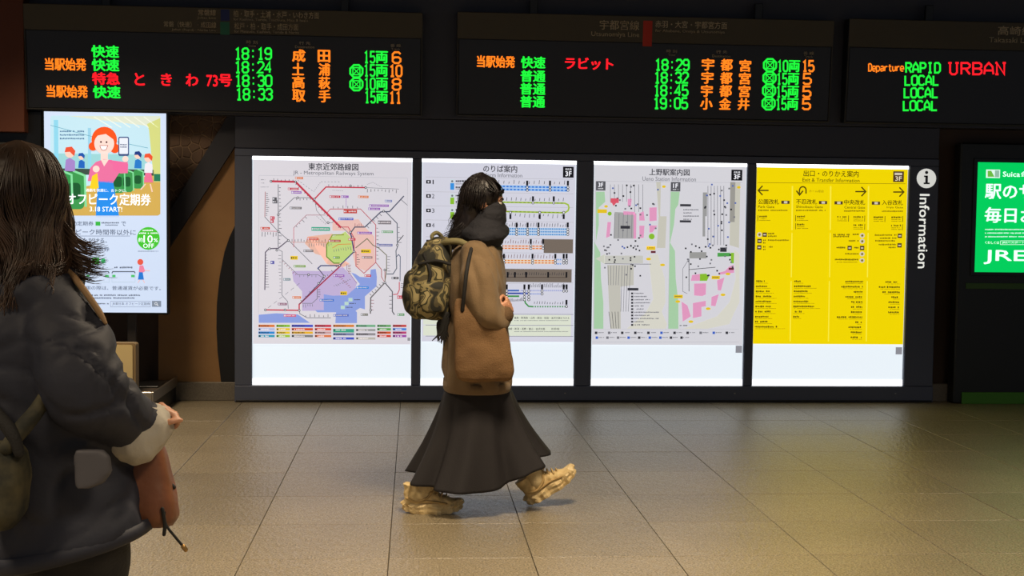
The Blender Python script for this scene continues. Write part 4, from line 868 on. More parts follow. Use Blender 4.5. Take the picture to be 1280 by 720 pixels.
box('sign_frame', (e0-0.03, ky-0.012, e1-0.03), (e0+1.2, ky-0.001, W(1240, 203, gy).z+0.03), M_BLACK, kk, 0.003)
box('sign_panel', (e0, gy-0.004, e1), (e0+1.1, ky-0.011, W(1240, 203, gy).z), em((0, 205, 92), 1.0, True), kk, 0)
p = Pr((0, gy-0.0045, 0)).crop(1190, 180, 0.25)
GW = em((225, 250, 240), 1.0)
p.rect(170, 128, 240, 170, GW, 1); p.poly([(178, 134), (196, 134), (212, 164), (178, 164)], K(110, 190, 70), 2); p.rect(214, 132, 236, 166, K(150, 190, 170), 2)
p.text('Suica', 254, 138, 340, 164, GW, 0.03); p.text('会員なら', 344, 138, 450, 164, GW, 0.02)
p.text('駅のサービス', 165, 200, 660, 278, GW, 0.03); p.text('毎日お得に', 163, 318, 590, 396, GW, 0.03)
for y in (424, 442, 460): p.greek(165, y, 520, y+7, GW)
p.text('くわしくは', 165, 486, 236, 500, GW, 0.01); p.line([(242, 484), (242, 503), (520, 503)], 2, GW, 2); p.line([(242, 484), (520, 484)], 2, GW, 2); p.text('JREバスポート', 250, 487, 362, 500, GW, 0.01)
p.text('JRE', 158, 530, 372, 602, GW, 0.03)
p.done('sign_lettering', kk)

# ------------------------------------------------------------------ people: shared builders
SKIN = pm('skin', (206, 150, 118), 0.5, bump=(60, 0.05))
HAIR_D = pm('dark_hair', (34, 27, 26), 0.42, var=(30, (24, 19, 20)))
HAIR_B = pm('brown_hair', (88, 66, 50), 0.45, var=(12, (58, 43, 34)))
EYEW = pm('eye_white', (190, 180, 170), 0.25); IRIS = pm('iris', (40, 26, 20), 0.2); LIP = pm('lips', (170, 92, 84), 0.45)
Z = Vector((0, 0, 1))
def head_pieces(c, f, r, u, k=1.0):
    """closed pieces of a head about centre c, forward f, right r, up u"""
    M = Matrix((f, r, u)).transposed()
    P = lambda a, b, d: c+f*a*k+r*b*k+u*d*k
    E_ = lambda a, b, d, rx, ry, rz: ellipsoid(P(a, b, d), (rx*k, ry*k, rz*k), M)
    out = [E_(-0.012, 0, 0.028, 0.094, 0.075, 0.086), E_(0.022, 0, -0.028, 0.068, 0.062, 0.082), E_(0.048, 0, -0.082, 0.036, 0.038, 0.028),
           E_(0.074, 0, 0.024, 0.016, 0.048, 0.016), E_(0.05, 0.034, -0.03, 0.032, 0.026, 0.028), E_(0.05, -0.034, -0.03, 0.032, 0.026, 0.028),
           tube([P(0.080, 0, 0.006), P(0.094, 0, -0.014), P(0.104, 0, -0.030)], [0.007*k, 0.009*k, 0.012*k], 10, 'round'),
           E_(0.082, 0, -0.062, 0.014, 0.026, 0.012)]
    for s_ in (-1, 1): out += [E_(-0.006, s_*0.074, -0.012, 0.017, 0.009, 0.031), E_(0.092, s_*0.012, -0.032, 0.009, 0.009, 0.007)]
    return out
def face_parts(par, c, f, r, u, k=1.0):
    M = Matrix((f, r, u)).transposed(); P = lambda a, b, d: c+f*a*k+r*b*k+u*d*k
    for s_ in (-1, 1):
        e = mesh_j('eye', [ellipsoid(P(0.076, s_*0.031, 0.0), (0.0125*k, 0.014*k, 0.0095*k), M)], EYEW, par, True)
        mesh_j('iris', [ellipsoid(P(0.0855, s_*0.031, 0.0), (0.0045*k, 0.006*k, 0.006*k), M)], IRIS, e, True)
        mesh_j('eyebrow', [stube([P(0.088, s_*0.016, 0.020), P(0.087, s_*0.033, 0.026), P(0.076, s_*0.05, 0.021)], [0.003*k, 0.004*k, 0.002*k], 4, 6)], HAIR_D, par, True)
    mesh_j('lips', [stube([P(0.084, -0.024, -0.062), P(0.0955, 0, -0.061), P(0.084, 0.024, -0.062)], [0.003*k, 0.007*k, 0.003*k], 5, 8)], LIP, par, True)
def hand_pieces(wr_, d, palm_n, thumb_side, curl=0.6, k=1.0):
    """wrist point, direction of the hand, palm normal (towards which fingers curl), thumb side"""
    d = d.normalized(); n = (palm_n-d*palm_n.dot(d)).normalized(); t = (thumb_side-d*thumb_side.dot(d)-n*thumb_side.dot(n)).normalized()
    out = [ring_loft([(wr_+d*a*k, t*b*k, n*c_*k, 2.6) for a, b, c_ in ((-0.02, 0.026, 0.019), (0.0, 0.026, 0.018), (0.03, 0.036, 0.016), (0.06, 0.041, 0.014), (0.082, 0.038, 0.011))], 16)]
    for i, (o, L) in enumerate(((0.030, 0.070), (0.010, 0.078), (-0.010, 0.073), (-0.030, 0.058))):
        b = wr_+d*0.070*k+t*o*k; pts = [b]; a = 0.15
        for seg in (0.45, 0.32, 0.23):
            a += curl*(1.0+0.05*i); pts.append(pts[-1]+(d*math.cos(a)+n*math.sin(a))*L*seg*k)
        out.append(tube(pts, [0.0095*k, 0.0088*k, 0.008*k, 0.007*k], 10, 'round'))
    b = wr_+d*0.018*k+t*0.024*k; p1 = b+(d*0.6+t*0.7+n*0.25).normalized()*0.036*k; p2 = p1+(d*0.85+t*0.1+n*0.5).normalized()*0.030*k; p3 = p2+(d*0.7-t*0.2+n*0.65).normalized()*0.024*k
    out.append(tube([b, p1, p2, p3], [0.013*k, 0.011*k, 0.0095*k, 0.008*k], 10, 'round'))
    return out
def strands(name, paths, mat, parent, r0=0.0016, n=3, label=None):
    V, Fc = [], []
    for pts in paths:
        m = len(pts); rr_ = [r0*(1-0.75*(i/(m-1))**2) for i in range(m)]
        v, f = tube(pts, rr_, n, False); o = len(V); V += v; Fc += [[i+o for i in q] for q in f]
    ob = mesh(name, V, Fc, mat, parent, True); ob['kind'] = 'stuff'
    if label: ob['label'] = label
    return ob

# ------------------------------------------------------------------ the walking person
YC = -3.60
Q = lambda x, y, dy=0.0: W(x, y, YC+dy)
KM = 1/sc_at(YC)                                    # metres per pixel
X = Vector((1, 0, 0)); Yv = Vector((0, 1, 0))
wp = thing('person', 'person in beige coat, long dark skirt and cream sneakers walking right past the backlit maps', 'person', (Q(600, 600).x, YC, 0))
hc = Q(606, 252) ; fwd = Vector((0.97, -0.10, -0.12)).normalized(); rgt = fwd.cross(Z).normalized(); up_ = rgt.cross(fwd).normalized()
pel = Q(598, 455); chest = Q(597, 345); neck = Q(600, 300)
RF = FL(531, 640); RF.z = 0                          # planted rear foot (near side)
LFh = FL(664, 632); LFh.z = 0                        # heel of the front foot (far side)
ank_r = Q(532, 606, RF.y-YC); ank_l = Q(668, 596, LFh.y-YC)
hip_r, hip_l = Q(600, 465, -0.075), Q(602, 465, 0.075)
kn_r, kn_l = Q(578, 545, -0.07), Q(636, 535, 0.08)
sh_r, sh_l = Q(594, 326, -0.17), Q(600, 324, 0.17)
el_r, wr_r = Q(601, 394, -0.235), Q(621, 395, -0.21)
el_l, wr_l = Q(606, 388, 0.2), Q(612, 402, 0.14)
body = head_pieces(hc, fwd, rgt, up_, 0.98) + [
    stube([neck+Vector((0, 0, -0.02)), hc-up_*0.05], [0.056, 0.052], 4, 14),
    ring_loft([(Q(598, y), X*a, Yv*b, 2.4) for y, a, b in ((308, 0.06, 0.07), (318, 0.08, 0.13), (345, 0.085, 0.145), (385, 0.08, 0.125), (415, 0.08, 0.12), (450, 0.09, 0.13), (468, 0.085, 0.12), (478, 0.05, 0.09))], 24),
    stube([hip_r, kn_r, ank_r], [0.068, 0.050, 0.034], 8, 14), stube([hip_l, kn_l, ank_l], [0.068, 0.050, 0.034], 8, 14),
    stube([ank_r, ank_r+Vector((0.02, 0, -0.045)), ank_r+Vector((0.09, 0, -0.075))], [0.034, 0.032, 0.022], 5, 12),
    stube([ank_l, ank_l+Vector((0.005, 0, -0.04)), ank_l+Vector((0.06, 0, -0.02))], [0.034, 0.032, 0.022], 5, 12),
    stube([sh_r, el_r, wr_r], [0.05, 0.038, 0.026], 8, 12), stube([sh_l, el_l, wr_l], [0.05, 0.038, 0.026], 8, 12)]
body += hand_pieces(wr_r, Vector((0.75, 0.1, 0.55)), Vector((-0.3, 0.9, 0.3)), Vector((0, 0.3, 1)), 0.75)
body += hand_pieces(wr_l, Vector((0.8, -0.3, 0.2)), Vector((0, -0.9, -0.3)), Vector((0, 0, 1)), 0.75)
bd = blob('body', body, 0.0065, 2, SKIN, wp)
face_parts(wp, hc, fwd, rgt, up_, 0.98)
# socks
sock = pm('ribbed_sock', (206, 184, 138), 0.9, bump=(160, 0.3))
mesh_j('sock', [stube([Q(544, 580, RF.y-YC), Q(537, 592, RF.y-YC), ank_r+Vector((0, 0, -0.01))], [0.052, 0.046, 0.05], 6, 16)], sock, wp, True)
mesh_j('sock', [stube([Q(654, 572, LFh.y-YC), Q(662, 584, LFh.y-YC), ank_l+Vector((0.01, 0, -0.02))], [0.052, 0.046, 0.05], 6, 16)], sock, wp, True)
# sneakers: built along their own axes; a = along the sole, n = up
SHOE = pm('cream_suede', (232, 206, 150), 0.75, bump=(70, 0.25), var=(18, (212, 184, 128))); SOLE = pm('cream_rubber', (236, 212, 160), 0.6, var=(14, (206, 178, 122))); LACE = pm('lace', (196, 168, 116), 0.8); SEAM = pm('shoe_overlay', (186, 156, 102), 0.7)
def sneaker(heel, a, n, parent):
    a = a.normalized(); s_ = n.cross(a).normalized(); n = a.cross(s_).normalized(); P = lambda x, y, z: heel+a*x+s_*y+n*z
    up = ring_loft([(P(x, 0, z), s_*w_, n*h_, 2.6) for x, z, w_, h_ in ((-0.012, 0.062, 0.020, 0.024), (0.0, 0.072, 0.036, 0.042), (0.035, 0.078, 0.041, 0.052), (0.075, 0.078, 0.042, 0.052), (0.115, 0.070, 0.044, 0.044), (0.155, 0.058, 0.048, 0.033), (0.20, 0.050, 0.049, 0.025), (0.235, 0.046, 0.042, 0.019), (0.255, 0.042, 0.020, 0.010))], 24)
    top = ring_loft([(P(0.03, 0, 0.09), a*0.048, s_*0.038, 2.2), (P(0.028, 0, 0.125), a*0.046, s_*0.037, 2.2), (P(0.022, 0, 0.140), a*0.048, s_*0.039, 2.2)], 20)
    tongue = tube([P(0.125, 0, 0.095), P(0.085, 0, 0.13), P(0.07, 0, 0.155)], [0.020, 0.022, 0.016], 10, 'round', 1.0)
    sh = blob('sneaker', [up, top, tongue], 0.004, 3, SHOE, parent, disp=lambda c: 0.0022*math.sin(c.x*160+math.sin(c.z*90)*1.4), label='chunky cream sneaker')
    V, Fc = [], []   # chunky sole with lugs
    N_ = 60; prof = []
    for k in range(N_):
        t = 2*math.pi*k/N_; x = 0.122+0.145*math.copysign(abs(math.cos(t))**0.8, math.cos(t)); y = 0.052*math.copysign(abs(math.sin(t))**0.75, math.sin(t))*(1.0 if x > 0.12 else 0.88)
        prof.append((x, y))
    lv = [(0.0, 0.95), (0.012, 1.0), (0.022, 0.97), (0.034, 1.05), (0.046, 0.98), (0.052, 0.9)]
    for z, sc_ in lv:
        for k, (x, y) in enumerate(prof):
            lug = 0.018*(1 if (k//2) % 2 else -1) if z < 0.04 else 0
            rise = 0.020*max(0, (x-0.17)/0.1)**2+0.012*max(0, (0.03-x)/0.06)
            V.append(P(0.122+(x-0.122)*(sc_+lug*1.2), y*(sc_+lug*6), z+rise+(0.004*math.sin(k*0.9) if 0.02 < z < 0.05 else 0)))
    for i in range(len(lv)-1):
        for k in range(N_): Fc.append([i*N_+k, i*N_+(k+1) % N_, (i+1)*N_+(k+1) % N_, (i+1)*N_+k])
    Fc.append(list(range(N_))[::-1]); Fc.append([(len(lv)-1)*N_+k for k in range(N_)])
    mesh('sole', V, Fc, SOLE, sh, False)
    for i in range(5):
        x = 0.105+i*0.020; z = 0.132-i*0.012
        mesh_j('lace', [stube([P(x, -0.034, z-0.014), P(x+0.004, 0, z+0.006), P(x, 0.034, z-0.014)], 0.0042, 4, 6)], LACE, sh, True)
    ll = [stube([P(0.10, sgn*0.004, 0.128), P(0.125, sgn*0.026, 0.150), P(0.15, sgn*0.036, 0.142), P(0.135, sgn*0.02, 0.125)], 0.0026, 5, 6) for sgn in (-1, 1)]
    for q in ll: mesh_j('lace_loop', [q], LACE, sh, True)
    for sgn in (-1, 1):
        mesh_j('side_overlay', [stube([P(0.0, sgn*0.039, 0.075), P(0.05, sgn*0.0445, 0.060), P(0.10, sgn*0.046, 0.082), P(0.115, sgn*0.040, 0.105)], 0.006, 5, 8, 'round', 1.0), stube([P(0.06, sgn*0.045, 0.058), P(0.13, sgn*0.049, 0.062), P(0.19, sgn*0.050, 0.052)], 0.005, 5, 8)], SEAM, sh, True)
    return sh
sneaker(Vector((Q(509, 640, RF.y-YC).x, RF.y, 0.0)), Vector((1, -0.05, 0)), Z, wp)
ta = math.radians(33)
sneaker(Vector((LFh.x+0.012, LFh.y, 0.006)), Vector((math.cos(ta), 0.03, math.sin(ta))), Vector((-math.sin(ta), 0, math.cos(ta))), wp)
# skirt: flared, swinging forward and back
SKIRT = pm('dark_brown_skirt', (28, 24, 26), 0.75, bump=(220, 0.15))
def skirt_mesh():
    V, Fc = [], []; n = 120; lv = 40
    for i in range(lv+1):
        t = i/lv
        for k in range(n):
            th = 2*math.pi*k/n; c, s_ = math.cos(th), math.sin(th)
            top = Q(597 + 39*c, 474, 0.165*s_)
            front = max(0, c); back = max(0, -c)
            hx = 598+ (82*front**0.9 - 84*back**0.8)
            hy = 602 - 35*front**1.6 - 6*back**2.2
            bot = Q(hx, 600, 0.0); bot.y = YC + 0.26*math.copysign(abs(s_)**0.6, s_) + 0.02*c; bot.z = Q(hx, hy, 0).z + (0.0 if s_ < 0 else 0.01)
            p_ = top.lerp(bot, t); e = t**1.35
            p_.x = top.x+(bot.x-top.x)*(0.35*t+0.65*t**1.7)
            p_.y = top.y+(bot.y-top.y)*(0.5*t+0.5*t**1.3)
            fold = 0.034*e*math.sin(7*th+1.6*math.sin(2*th)+t*1.2)+0.012*e*math.sin(15*th+1+2*t)
            out = Vector((c, s_*0.9, 0)); V.append(p_+out*fold)
    for i in range(lv):
        for k in range(n): Fc.append([i*n+k, (i+1)*n+k, (i+1)*n+(k+1) % n, i*n+(k+1) % n])
    return V, Fc
so = mesh('skirt', *skirt_mesh(), SKIRT, wp, True); sm = so.modifiers.new('cloth_thickness', 'SOLIDIFY'); sm.thickness = 0.004
# coat
COAT = pm('beige_coat', (132, 108, 76), 0.85, bump=(180, 0.3), var=(4, (118, 95, 66)), sheen=0.1)
def hollow(r): return r
coat_t = ring_loft([(Q(cx, y), X*(hw*KM), Yv*d_, 2.5) for y, cx, hw, d_ in ((298, 600, 17, 0.075), (304, 598, 23, 0.10), (314, 596, 29, 0.165), (330, 596, 33, 0.20), (355, 597, 36, 0.215), (385, 597, 38, 0.215), (415, 596, 39, 0.215), (445, 595, 40, 0.22), (466, 595.5, 42, 0.225), (479, 596, 42, 0.225), (484, 596, 40, 0.215))], 40)
arm_r = stube([Q(594, 322, -0.16), Q(600, 350, -0.225), Q(606, 385, -0.25), Q(618, 398, -0.24), Q(628, 395, -0.22)], [0.075, 0.088, 0.082, 0.066, 0.05], 7, 20)
arm_l = stube([Q(600, 322, 0.16), Q(608, 350, 0.22), Q(610, 380, 0.23), Q(616, 396, 0.2), Q(620, 402, 0.15)], [0.075, 0.08, 0.076, 0.062, 0.048], 7, 20)
collar = stube([Q(578, 306, -0.02), Q(592, 309, -0.10), Q(612, 311, -0.09), Q(624, 316, -0.02), Q(615, 309, 0.08), Q(590, 304, 0.09), Q(578, 306, 0.0)], 0.024, 5, 12)
def coat_disp(c):
    a = 0.022*(min(abs(noise.noise(Vector((c.x*7+c.z*3, c.y*7, c.z*3.2+2))))*2.2, 0.8)-0.4)+wr(18, 0.004, (1, 1, 0.5), 9)(c)
    return a
coat = blob('coat', [coat_t, arm_r, arm_l, collar], 0.010, 4, COAT, wp, disp=coat_disp)
mesh_j('cuff', [stube([Q(625, 396.5, -0.222), Q(630, 394, -0.215)], [0.050, 0.046], 4, 20)], pm('coat_rib', (104, 80, 54), 0.9, bump=(200, 0.4)), coat, True)
mesh_j('cuff', [stube([Q(618, 401, 0.165), Q(622, 403, 0.14)], [0.048, 0.045], 4, 20)], _M['coat_rib'], coat, True)
mesh_j('hem_band', [ring_loft([(Q(596, y), X*(hw*KM), Yv*d_, 2.5) for y, hw, d_ in ((474, 42.2, 0.226), (480, 42.8, 0.229), (485, 42.2, 0.226), (486.5, 41, 0.22))], 40)], COAT, coat, True)
# scarf and mask up over the nose
SCARF = pm('black_scarf', (36, 36, 42), 0.85, bump=(60, 0.5), var=(6, (34, 34, 40)))
sc_p = [ellipsoid(Q(606, 287), (0.100, 0.115, 0.080)), ellipsoid(Q(612, 271), (0.086, 0.088, 0.072)), ellipsoid(Q(617, 260), (0.064, 0.068, 0.046)), ellipsoid(Q(604, 301), (0.102, 0.12, 0.045)), stube([Q(583, 292, -0.04), Q(600, 297, -0.12), Q(622, 293, -0.07), Q(628, 288, 0.04), Q(608, 288, 0.12), Q(586, 290, 0.08), Q(581, 292, 0.0)], 0.034, 5, 14)]
blob('scarf', sc_p, 0.007, 5, SCARF, wp, disp=wr(16, 0.006, (0.6, 0.6, 1.6), 2), label='black scarf pulled up over nose and mouth')
# hair
cap = [ellipsoid(hc+up_*0.036-fwd*0.022, (0.103, 0.089, 0.094), Matrix((fwd, rgt, up_)).transposed()), ellipsoid(hc-fwd*0.052-up_*0.03, (0.066, 0.084, 0.086), Matrix((fwd, rgt, up_)).transposed()),
       stube([hc-fwd*0.05-up_*0.02, Q(583, 282), Q(570, 300), Q(560, 308)], [0.070, 0.062, 0.046, 0.022], 6, 16)]
blob('hair_mass', cap, 0.007, 3, HAIR_D, wp, disp=wr(30, 0.004, (1.5, 1.5, 0.4), 5))
rh = random.Random(11); paths = []
for i in range(520):
    az = rh.uniform(-2.75, 2.75); side = math.sin(az); back = math.cos(az)   # az = 0 at the back
    el = rh.uniform(0.15, 1.35)
    crown = hc+up_*0.10-fwd*0.02+rgt*0.01*side
    a1 = hc - fwd*(0.03+0.085*back*math.sin(el)) + rgt*0.088*side*math.sin(el) + up_*(0.036+0.098*math.cos(el))
    mid = hc - fwd*(0.028+0.088*back) + rgt*0.092*side - up_*rh.uniform(0.0, 0.03)
    if back < -0.35: mid = hc + fwd*0.052 + rgt*0.080*side + up_*0.036
    low = mid.lerp(Q(583+rh.gauss(0, 6), 284, 0.085*side), 0.75); end = Q(568+rh.gauss(0, 7), 300+rh.gauss(0, 5), 0.06*side+rh.gauss(0, .01))
    sw_ = Vector((rh.gauss(0, .006), rh.gauss(0, .006), rh.gauss(0, .004)))
    paths.append(smooth_path([crown, a1, mid+sw_, low+sw_, end], 5))
for i in range(45):
    s0 = rh.uniform(-1, 1)
    paths.append(smooth_path([hc+up_*0.125-fwd*0.02+rgt*0.02*s0, hc+up_*0.104+fwd*0.042+rgt*0.05*s0, hc+up_*0.074+fwd*0.076+rgt*0.05*s0, hc+up_*(0.058+rh.gauss(0, .004))+fwd*0.080+rgt*0.066*s0, hc+up_*rh.uniform(0.03, 0.045)+fwd*(0.045-0.03*abs(s0))+rgt*0.086*(1 if s0 > 0 else -1)], 5))
strands('hair_strands', paths, HAIR_D, wp, 0.0026)
strands('loose_hair', [smooth_path([Q(588, 250+rh.uniform(-10, 10), -.05), Q(577+rh.gauss(0, 2), 262, -.05), Q(569+rh.gauss(0, 3), 275+rh.gauss(0, 3), -.04), Q(565+rh.gauss(0, 5), 290+rh.gauss(0, 5), -.03)], 5) for i in range(60)], HAIR_D, wp, 0.0014)
# backpack
CAMO = bpy.data.materials.new('camouflage'); CAMO.use_nodes = True; nt = CAMO.node_tree; b_ = nt.nodes['Principled BSDF']; b_.inputs['Roughness'].default_value = 0.8
tc = nt.nodes.new('ShaderNodeTexCoord'); cr = nt.nodes.new('ShaderNodeValToRGB'); nz = nt.nodes.new('ShaderNodeTexNoise'); nz.inputs['Scale'].default_value = 13; nz.inputs['Detail'].default_value = 1.2; nz.inputs['Distortion'].default_value = 0.9
cr.color_ramp.interpolation = 'CONSTANT'; els = cr.color_ramp.elements; els[0].position = 0; els[0].color = (*lin((40, 40, 32)), 1); els[1].position = 0.43; els[1].color = (*lin((88, 80, 56)), 1)
for pos, c_ in ((0.50, (142, 130, 88)), (0.57, (62, 60, 40)), (0.63, (170, 156, 110))):
    e_ = els.new(pos); e_.color = (*lin(c_), 1)
nt.links.new(tc.outputs['Object'], nz.inputs['Vector']); nt.links.new(nz.outputs['Fac'], cr.inputs['Fac']); nt.links.new(cr.outputs['Color'], b_.inputs['Base Color'])
STRAP = pm('olive_webbing', (130, 122, 84), 0.85, bump=(240, 0.3)); BLKW = pm('black_webbing', (30, 29, 28), 0.8, bump=(240, 0.3))
bp_ = thing('backpack', 'camouflage backpack on the back of the person in the beige coat', 'backpack', (Q(535, 345).x, YC, Q(535, 398).z))
pack = ring_loft([(Q(cx, y), X*(hw*KM), Yv*d_, 2.8) for y, cx, hw, d_ in ((296, 551, 8, 0.08), (303, 547, 16, 0.11), (320, 543, 22, 0.135), (345, 539, 27, 0.15), (370, 536, 29, 0.155), (388, 535, 28, 0.15), (398, 538, 22, 0.12))], 32)
pk = blob('pack', [pack], 0.009, 3, CAMO, bp_, disp=wr(12, 0.008, (1, 1, 1), 1))
blob('front_pocket', [ring_loft([(Q(cx, y), X*(hw*KM), Yv*d_, 3) for y, cx, hw, d_ in ((338, 519, 8, 0.09), (345, 517, 12, 0.11), (370, 515, 12.5, 0.12), (388, 517, 11, 0.115), (394, 521, 7, 0.09))], 24)], 0.008, 3, CAMO, pk, disp=wr(14, 0.005, (1, 1, 1), 7))
blob('side_pocket', [ring_loft([(Q(541, y, -0.15), X*(hw*KM), Yv*d_, 3) for y, hw, d_ in ((352, 13, 0.02), (358, 16, 0.032), (378, 16.5, 0.036), (390, 14, 0.026))], 24)], 0.008, 3, CAMO, pk)
mesh_j('top_handle', [stube([Q(543, 304, -0.03), Q(540, 295, -0.02), Q(546, 291, 0.0), Q(552, 296, 0.02), Q(551, 303, 0.03)], 0.010, 5, 8)], STRAP, bp_, True)
for dy in (-0.13, 0.13):
    mesh_j('shoulder_strap', [stube([Q(550, 306, dy*0.6), Q(560, 302, dy*0.9), Q(574, 302, dy*1.0), Q(588, 309, dy*1.1), Q(596, 320, dy*1.3), Q(597, 345, dy*1.4)], [0.012, 0.015, 0.016, 0.014, 0.012, 0.010], 6, 10)], STRAP if dy < 0 else BLKW, bp_, True)
    mesh_j('compression_strap', [stube([Q(524, 330, dy*1.02), Q(545, 326, dy*1.16), Q(562, 330, dy*1.2)], 0.008, 5, 8)], BLKW, bp_, True)
    mesh_j('compression_strap', [stube([Q(530, 318, dy*0.95), Q(538, 342, dy*1.2), Q(534, 356, dy*1.22)], 0.008, 5, 8)], BLKW, bp_, True)
rt_ = random.Random(4)
tas = [stube([Q(556+rt_.gauss(0, 3), 392, -0.10), Q(553+rt_.gauss(0, 4), 408+rt_.gauss(0, 3), -0.10), Q(550+rt_.gauss(0, 5), 424+rt_.gauss(0, 6), -0.10)], [0.009, 0.008, 0.002], 4, 5) for i in range(26)]
tg = mesh_j('hanging_tassel', tas, BLKW, bp_, True); tg['kind'] = 'stuff'
# tote bag on the near side
tb = thing('tote_bag', 'brown cloth tote bag hanging at the hip of the person in the beige coat', 'bag', (Q(604, 430).x, YC-0.26, Q(604, 478).z))
TOTE = pm('brown_canvas', (128, 96, 60), 0.85, bump=(150, 0.3), var=(5, (114, 84, 52)))
tote = ring_loft([(Q(cx, y, -0.262), X*(hw*KM), Yv*d_, 3.2) for y, cx, hw, d_ in ((374, 592, 21, 0.012), (384, 594, 25, 0.022), (410, 600, 31, 0.034), (440, 604, 35, 0.042), (462, 605, 36, 0.042), (473, 605, 33, 0.034), (477, 605, 26, 0.018))], 36)
tg2 = blob('bag_body', [tote], 0.008, 3, TOTE, tb, disp=wr(9, 0.008, (1, 1, 1), 13))
mesh_j('strap', [stube([Q(578, 388, -0.285), Q(581, 360, -0.315), Q(584, 335, -0.30), Q(589, 312, -0.22), Q(592, 304, -0.14)], 0.009, 6, 8)], BLKW, tb, True)

# ------------------------------------------------------------------ the near person, seen from behind
YN = -6.58; KN = 1/sc_at(YN)
G = lambda x, y, dy=0.0: W(x, y, YN+dy)
npn = thing('person', 'near person with shoulder-length brown hair and navy jacket seen from behind at left edge', 'person', (G(40, 600).x, YN, 0))
f2 = Vector((0.86, 0.50, 0)).normalized(); r2 = f2.cross(Z).normalized()
hc2 = G(28, 243); JK = pm('navy_jacket', (38, 41, 54), 0.68, bump=(30, 0.15), var=(3, (33, 35, 47))); TROU = pm('black_trousers', (24, 24, 27), 0.8, bump=(120, 0.2))
fh2 = (f2+Vector((0, 0.15, -0.10))).normalized(); rh2 = fh2.cross(Z).normalized(); uh2 = rh2.cross(fh2).normalized()
sR, eR, wR = G(66, 395, -0.09), G(104, 500, -0.20), G(188, 532, -0.05)
sL, eL, wL = G(20, 392, 0.20), G(70, 500, 0.30), G(138, 550, 0.22)
hip2 = G(92, 620); hR2, hL2 = hip2+r2*0.09, hip2-r2*0.09
kR2 = G(108, 742, -0.04); kR2.z = 0.50
kL2 = kR2-r2*0.17+f2*0.03; aR2 = Vector((kR2.x-0.12, kR2.y-0.05, 0.09)); aL2 = kL2+f2*0.06; aL2.z = 0.08
b2 = head_pieces(hc2, fh2, rh2, uh2, 1.0)+[
    stube([G(28, 345), hc2-uh2*0.05], [0.06, 0.056], 4, 14),
    ring_loft([(G(cx, y), r2*a, f2*b, 2.4) for y, cx, a, b in ((345, 28, 0.07, 0.06), (365, 32, 0.15, 0.09), (410, 40, 0.17, 0.105), (480, 52, 0.145, 0.10), (540, 66, 0.135, 0.10), (600, 84, 0.165, 0.12), (650, 96, 0.16, 0.12), (680, 100, 0.10, 0.08))], 24),
    stube([hR2, kR2, aR2], [0.088, 0.06, 0.038], 8, 14), stube([hL2, kL2, aL2], [0.088, 0.06, 0.038], 8, 14),
    stube([aR2, aR2+f2*0.03-Z*0.05, aR2+f2*0.15-Z*0.06], [0.04, 0.04, 0.03], 5, 12), stube([aL2, aL2+f2*0.03-Z*0.04, aL2+f2*0.15-Z*0.05], [0.04, 0.04, 0.03], 5, 12),
    stube([sR, eR, wR], [0.052, 0.04, 0.028], 8, 12), stube([sL, eL, wL], [0.052, 0.04, 0.028], 8, 12)]
hd = (G(206, 512, -0.03)-wR).normalized()
b2 += hand_pieces(G(178, 536, -0.06), Vector((0.60, 0.15, 0.62)), Vector((0.6, 0.3, -0.65)), Vector((-0.1, -0.9, 0.3)), 0.95, 0.95)
b2 += hand_pieces(wL, Vector((0.8, -0.2, 0.1)), Vector((-0.1, -0.2, -1)), Vector((0, -1, 0)), 0.8)
blob('body', b2, 0.0065, 2, SKIN, npn)
face_parts(npn, hc2, fh2, rh2, uh2, 1.0)
# trousers and shoes
blob('trousers', [ring_loft([(G(cx, y), r2*a, f2*b, 2.3) for y, cx, a, b in ((600, 84, 0.165, 0.125), (650, 90, 0.17, 0.13), (700, 88, 0.16, 0.13), (720, 88, 0.14, 0.11))], 28), stube([hR2-Z*0.08, kR2, aR2+Z*0.04], [0.112, 0.095, 0.075], 8, 18), stube([hL2-Z*0.08, kL2, aL2+Z*0.04], [0.112, 0.095, 0.075], 8, 18)], 0.011, 3, TROU, npn, disp=wr(8, 0.008, (1, 1, 0.5), 1))
for a_ in (aR2, aL2):
    base = Vector((a_.x, a_.y, 0)); sh = blob('shoe', [ring_loft([(base+f2*x+Z*z, r2*w_, Z*h_, 2.6) for x, z, w_, h_ in ((-0.06, 0.045, 0.028, 0.03), (-0.03, 0.055, 0.037, 0.05), (0.05, 0.055, 0.04, 0.048), (0.13, 0.042, 0.046, 0.034), (0.19, 0.034, 0.03, 0.02))], 20)], 0.006, 3, pm('black_shoe', (28, 27, 27), 0.5), npn)
    mesh_j('sole', [ring_loft([(base+f2*0.065+Z*z, f2*0.135, r2*0.047, 2.6) for z in (0.0, 0.02)], 24)], pm('shoe_sole', (60, 58, 54), 0.7), sh, False)
# jacket
TR = ((338, 30, 36, 0.08, 0), (350, 33, 56, 0.12, 0), (372, 37, 68, 0.17, 0), (410, 44, 76, 0.20, 2), (460, 54, 76, 0.20, 4), (520, 68, 80, 0.20, 8), (580, 82, 88, 0.20, 12), (630, 92, 92, 0.20, 18), (664, 98, 93, 0.21, 22), (676, 100, 93, 0.205, 24))
tor = ring_loft([(G(cx, y), X*(hw*KN)+Z*(tl*KN), Yv*d_, 2.5) for y, cx, hw, d_, tl in TR], 44)
armR = stube([G(60, 388, -0.08), G(84, 430, -0.15), G(104, 480, -0.20), G(140, 508, -0.16), G(172, 530, -0.08)], [0.086, 0.098, 0.100, 0.082, 0.068], 7, 24)
armL = stube([G(30, 385, 0.18), G(50, 440, 0.26), G(76, 500, 0.30), G(110, 530, 0.26), G(140, 550, 0.22)], [0.09, 0.10, 0.095, 0.08, 0.068], 7, 24)
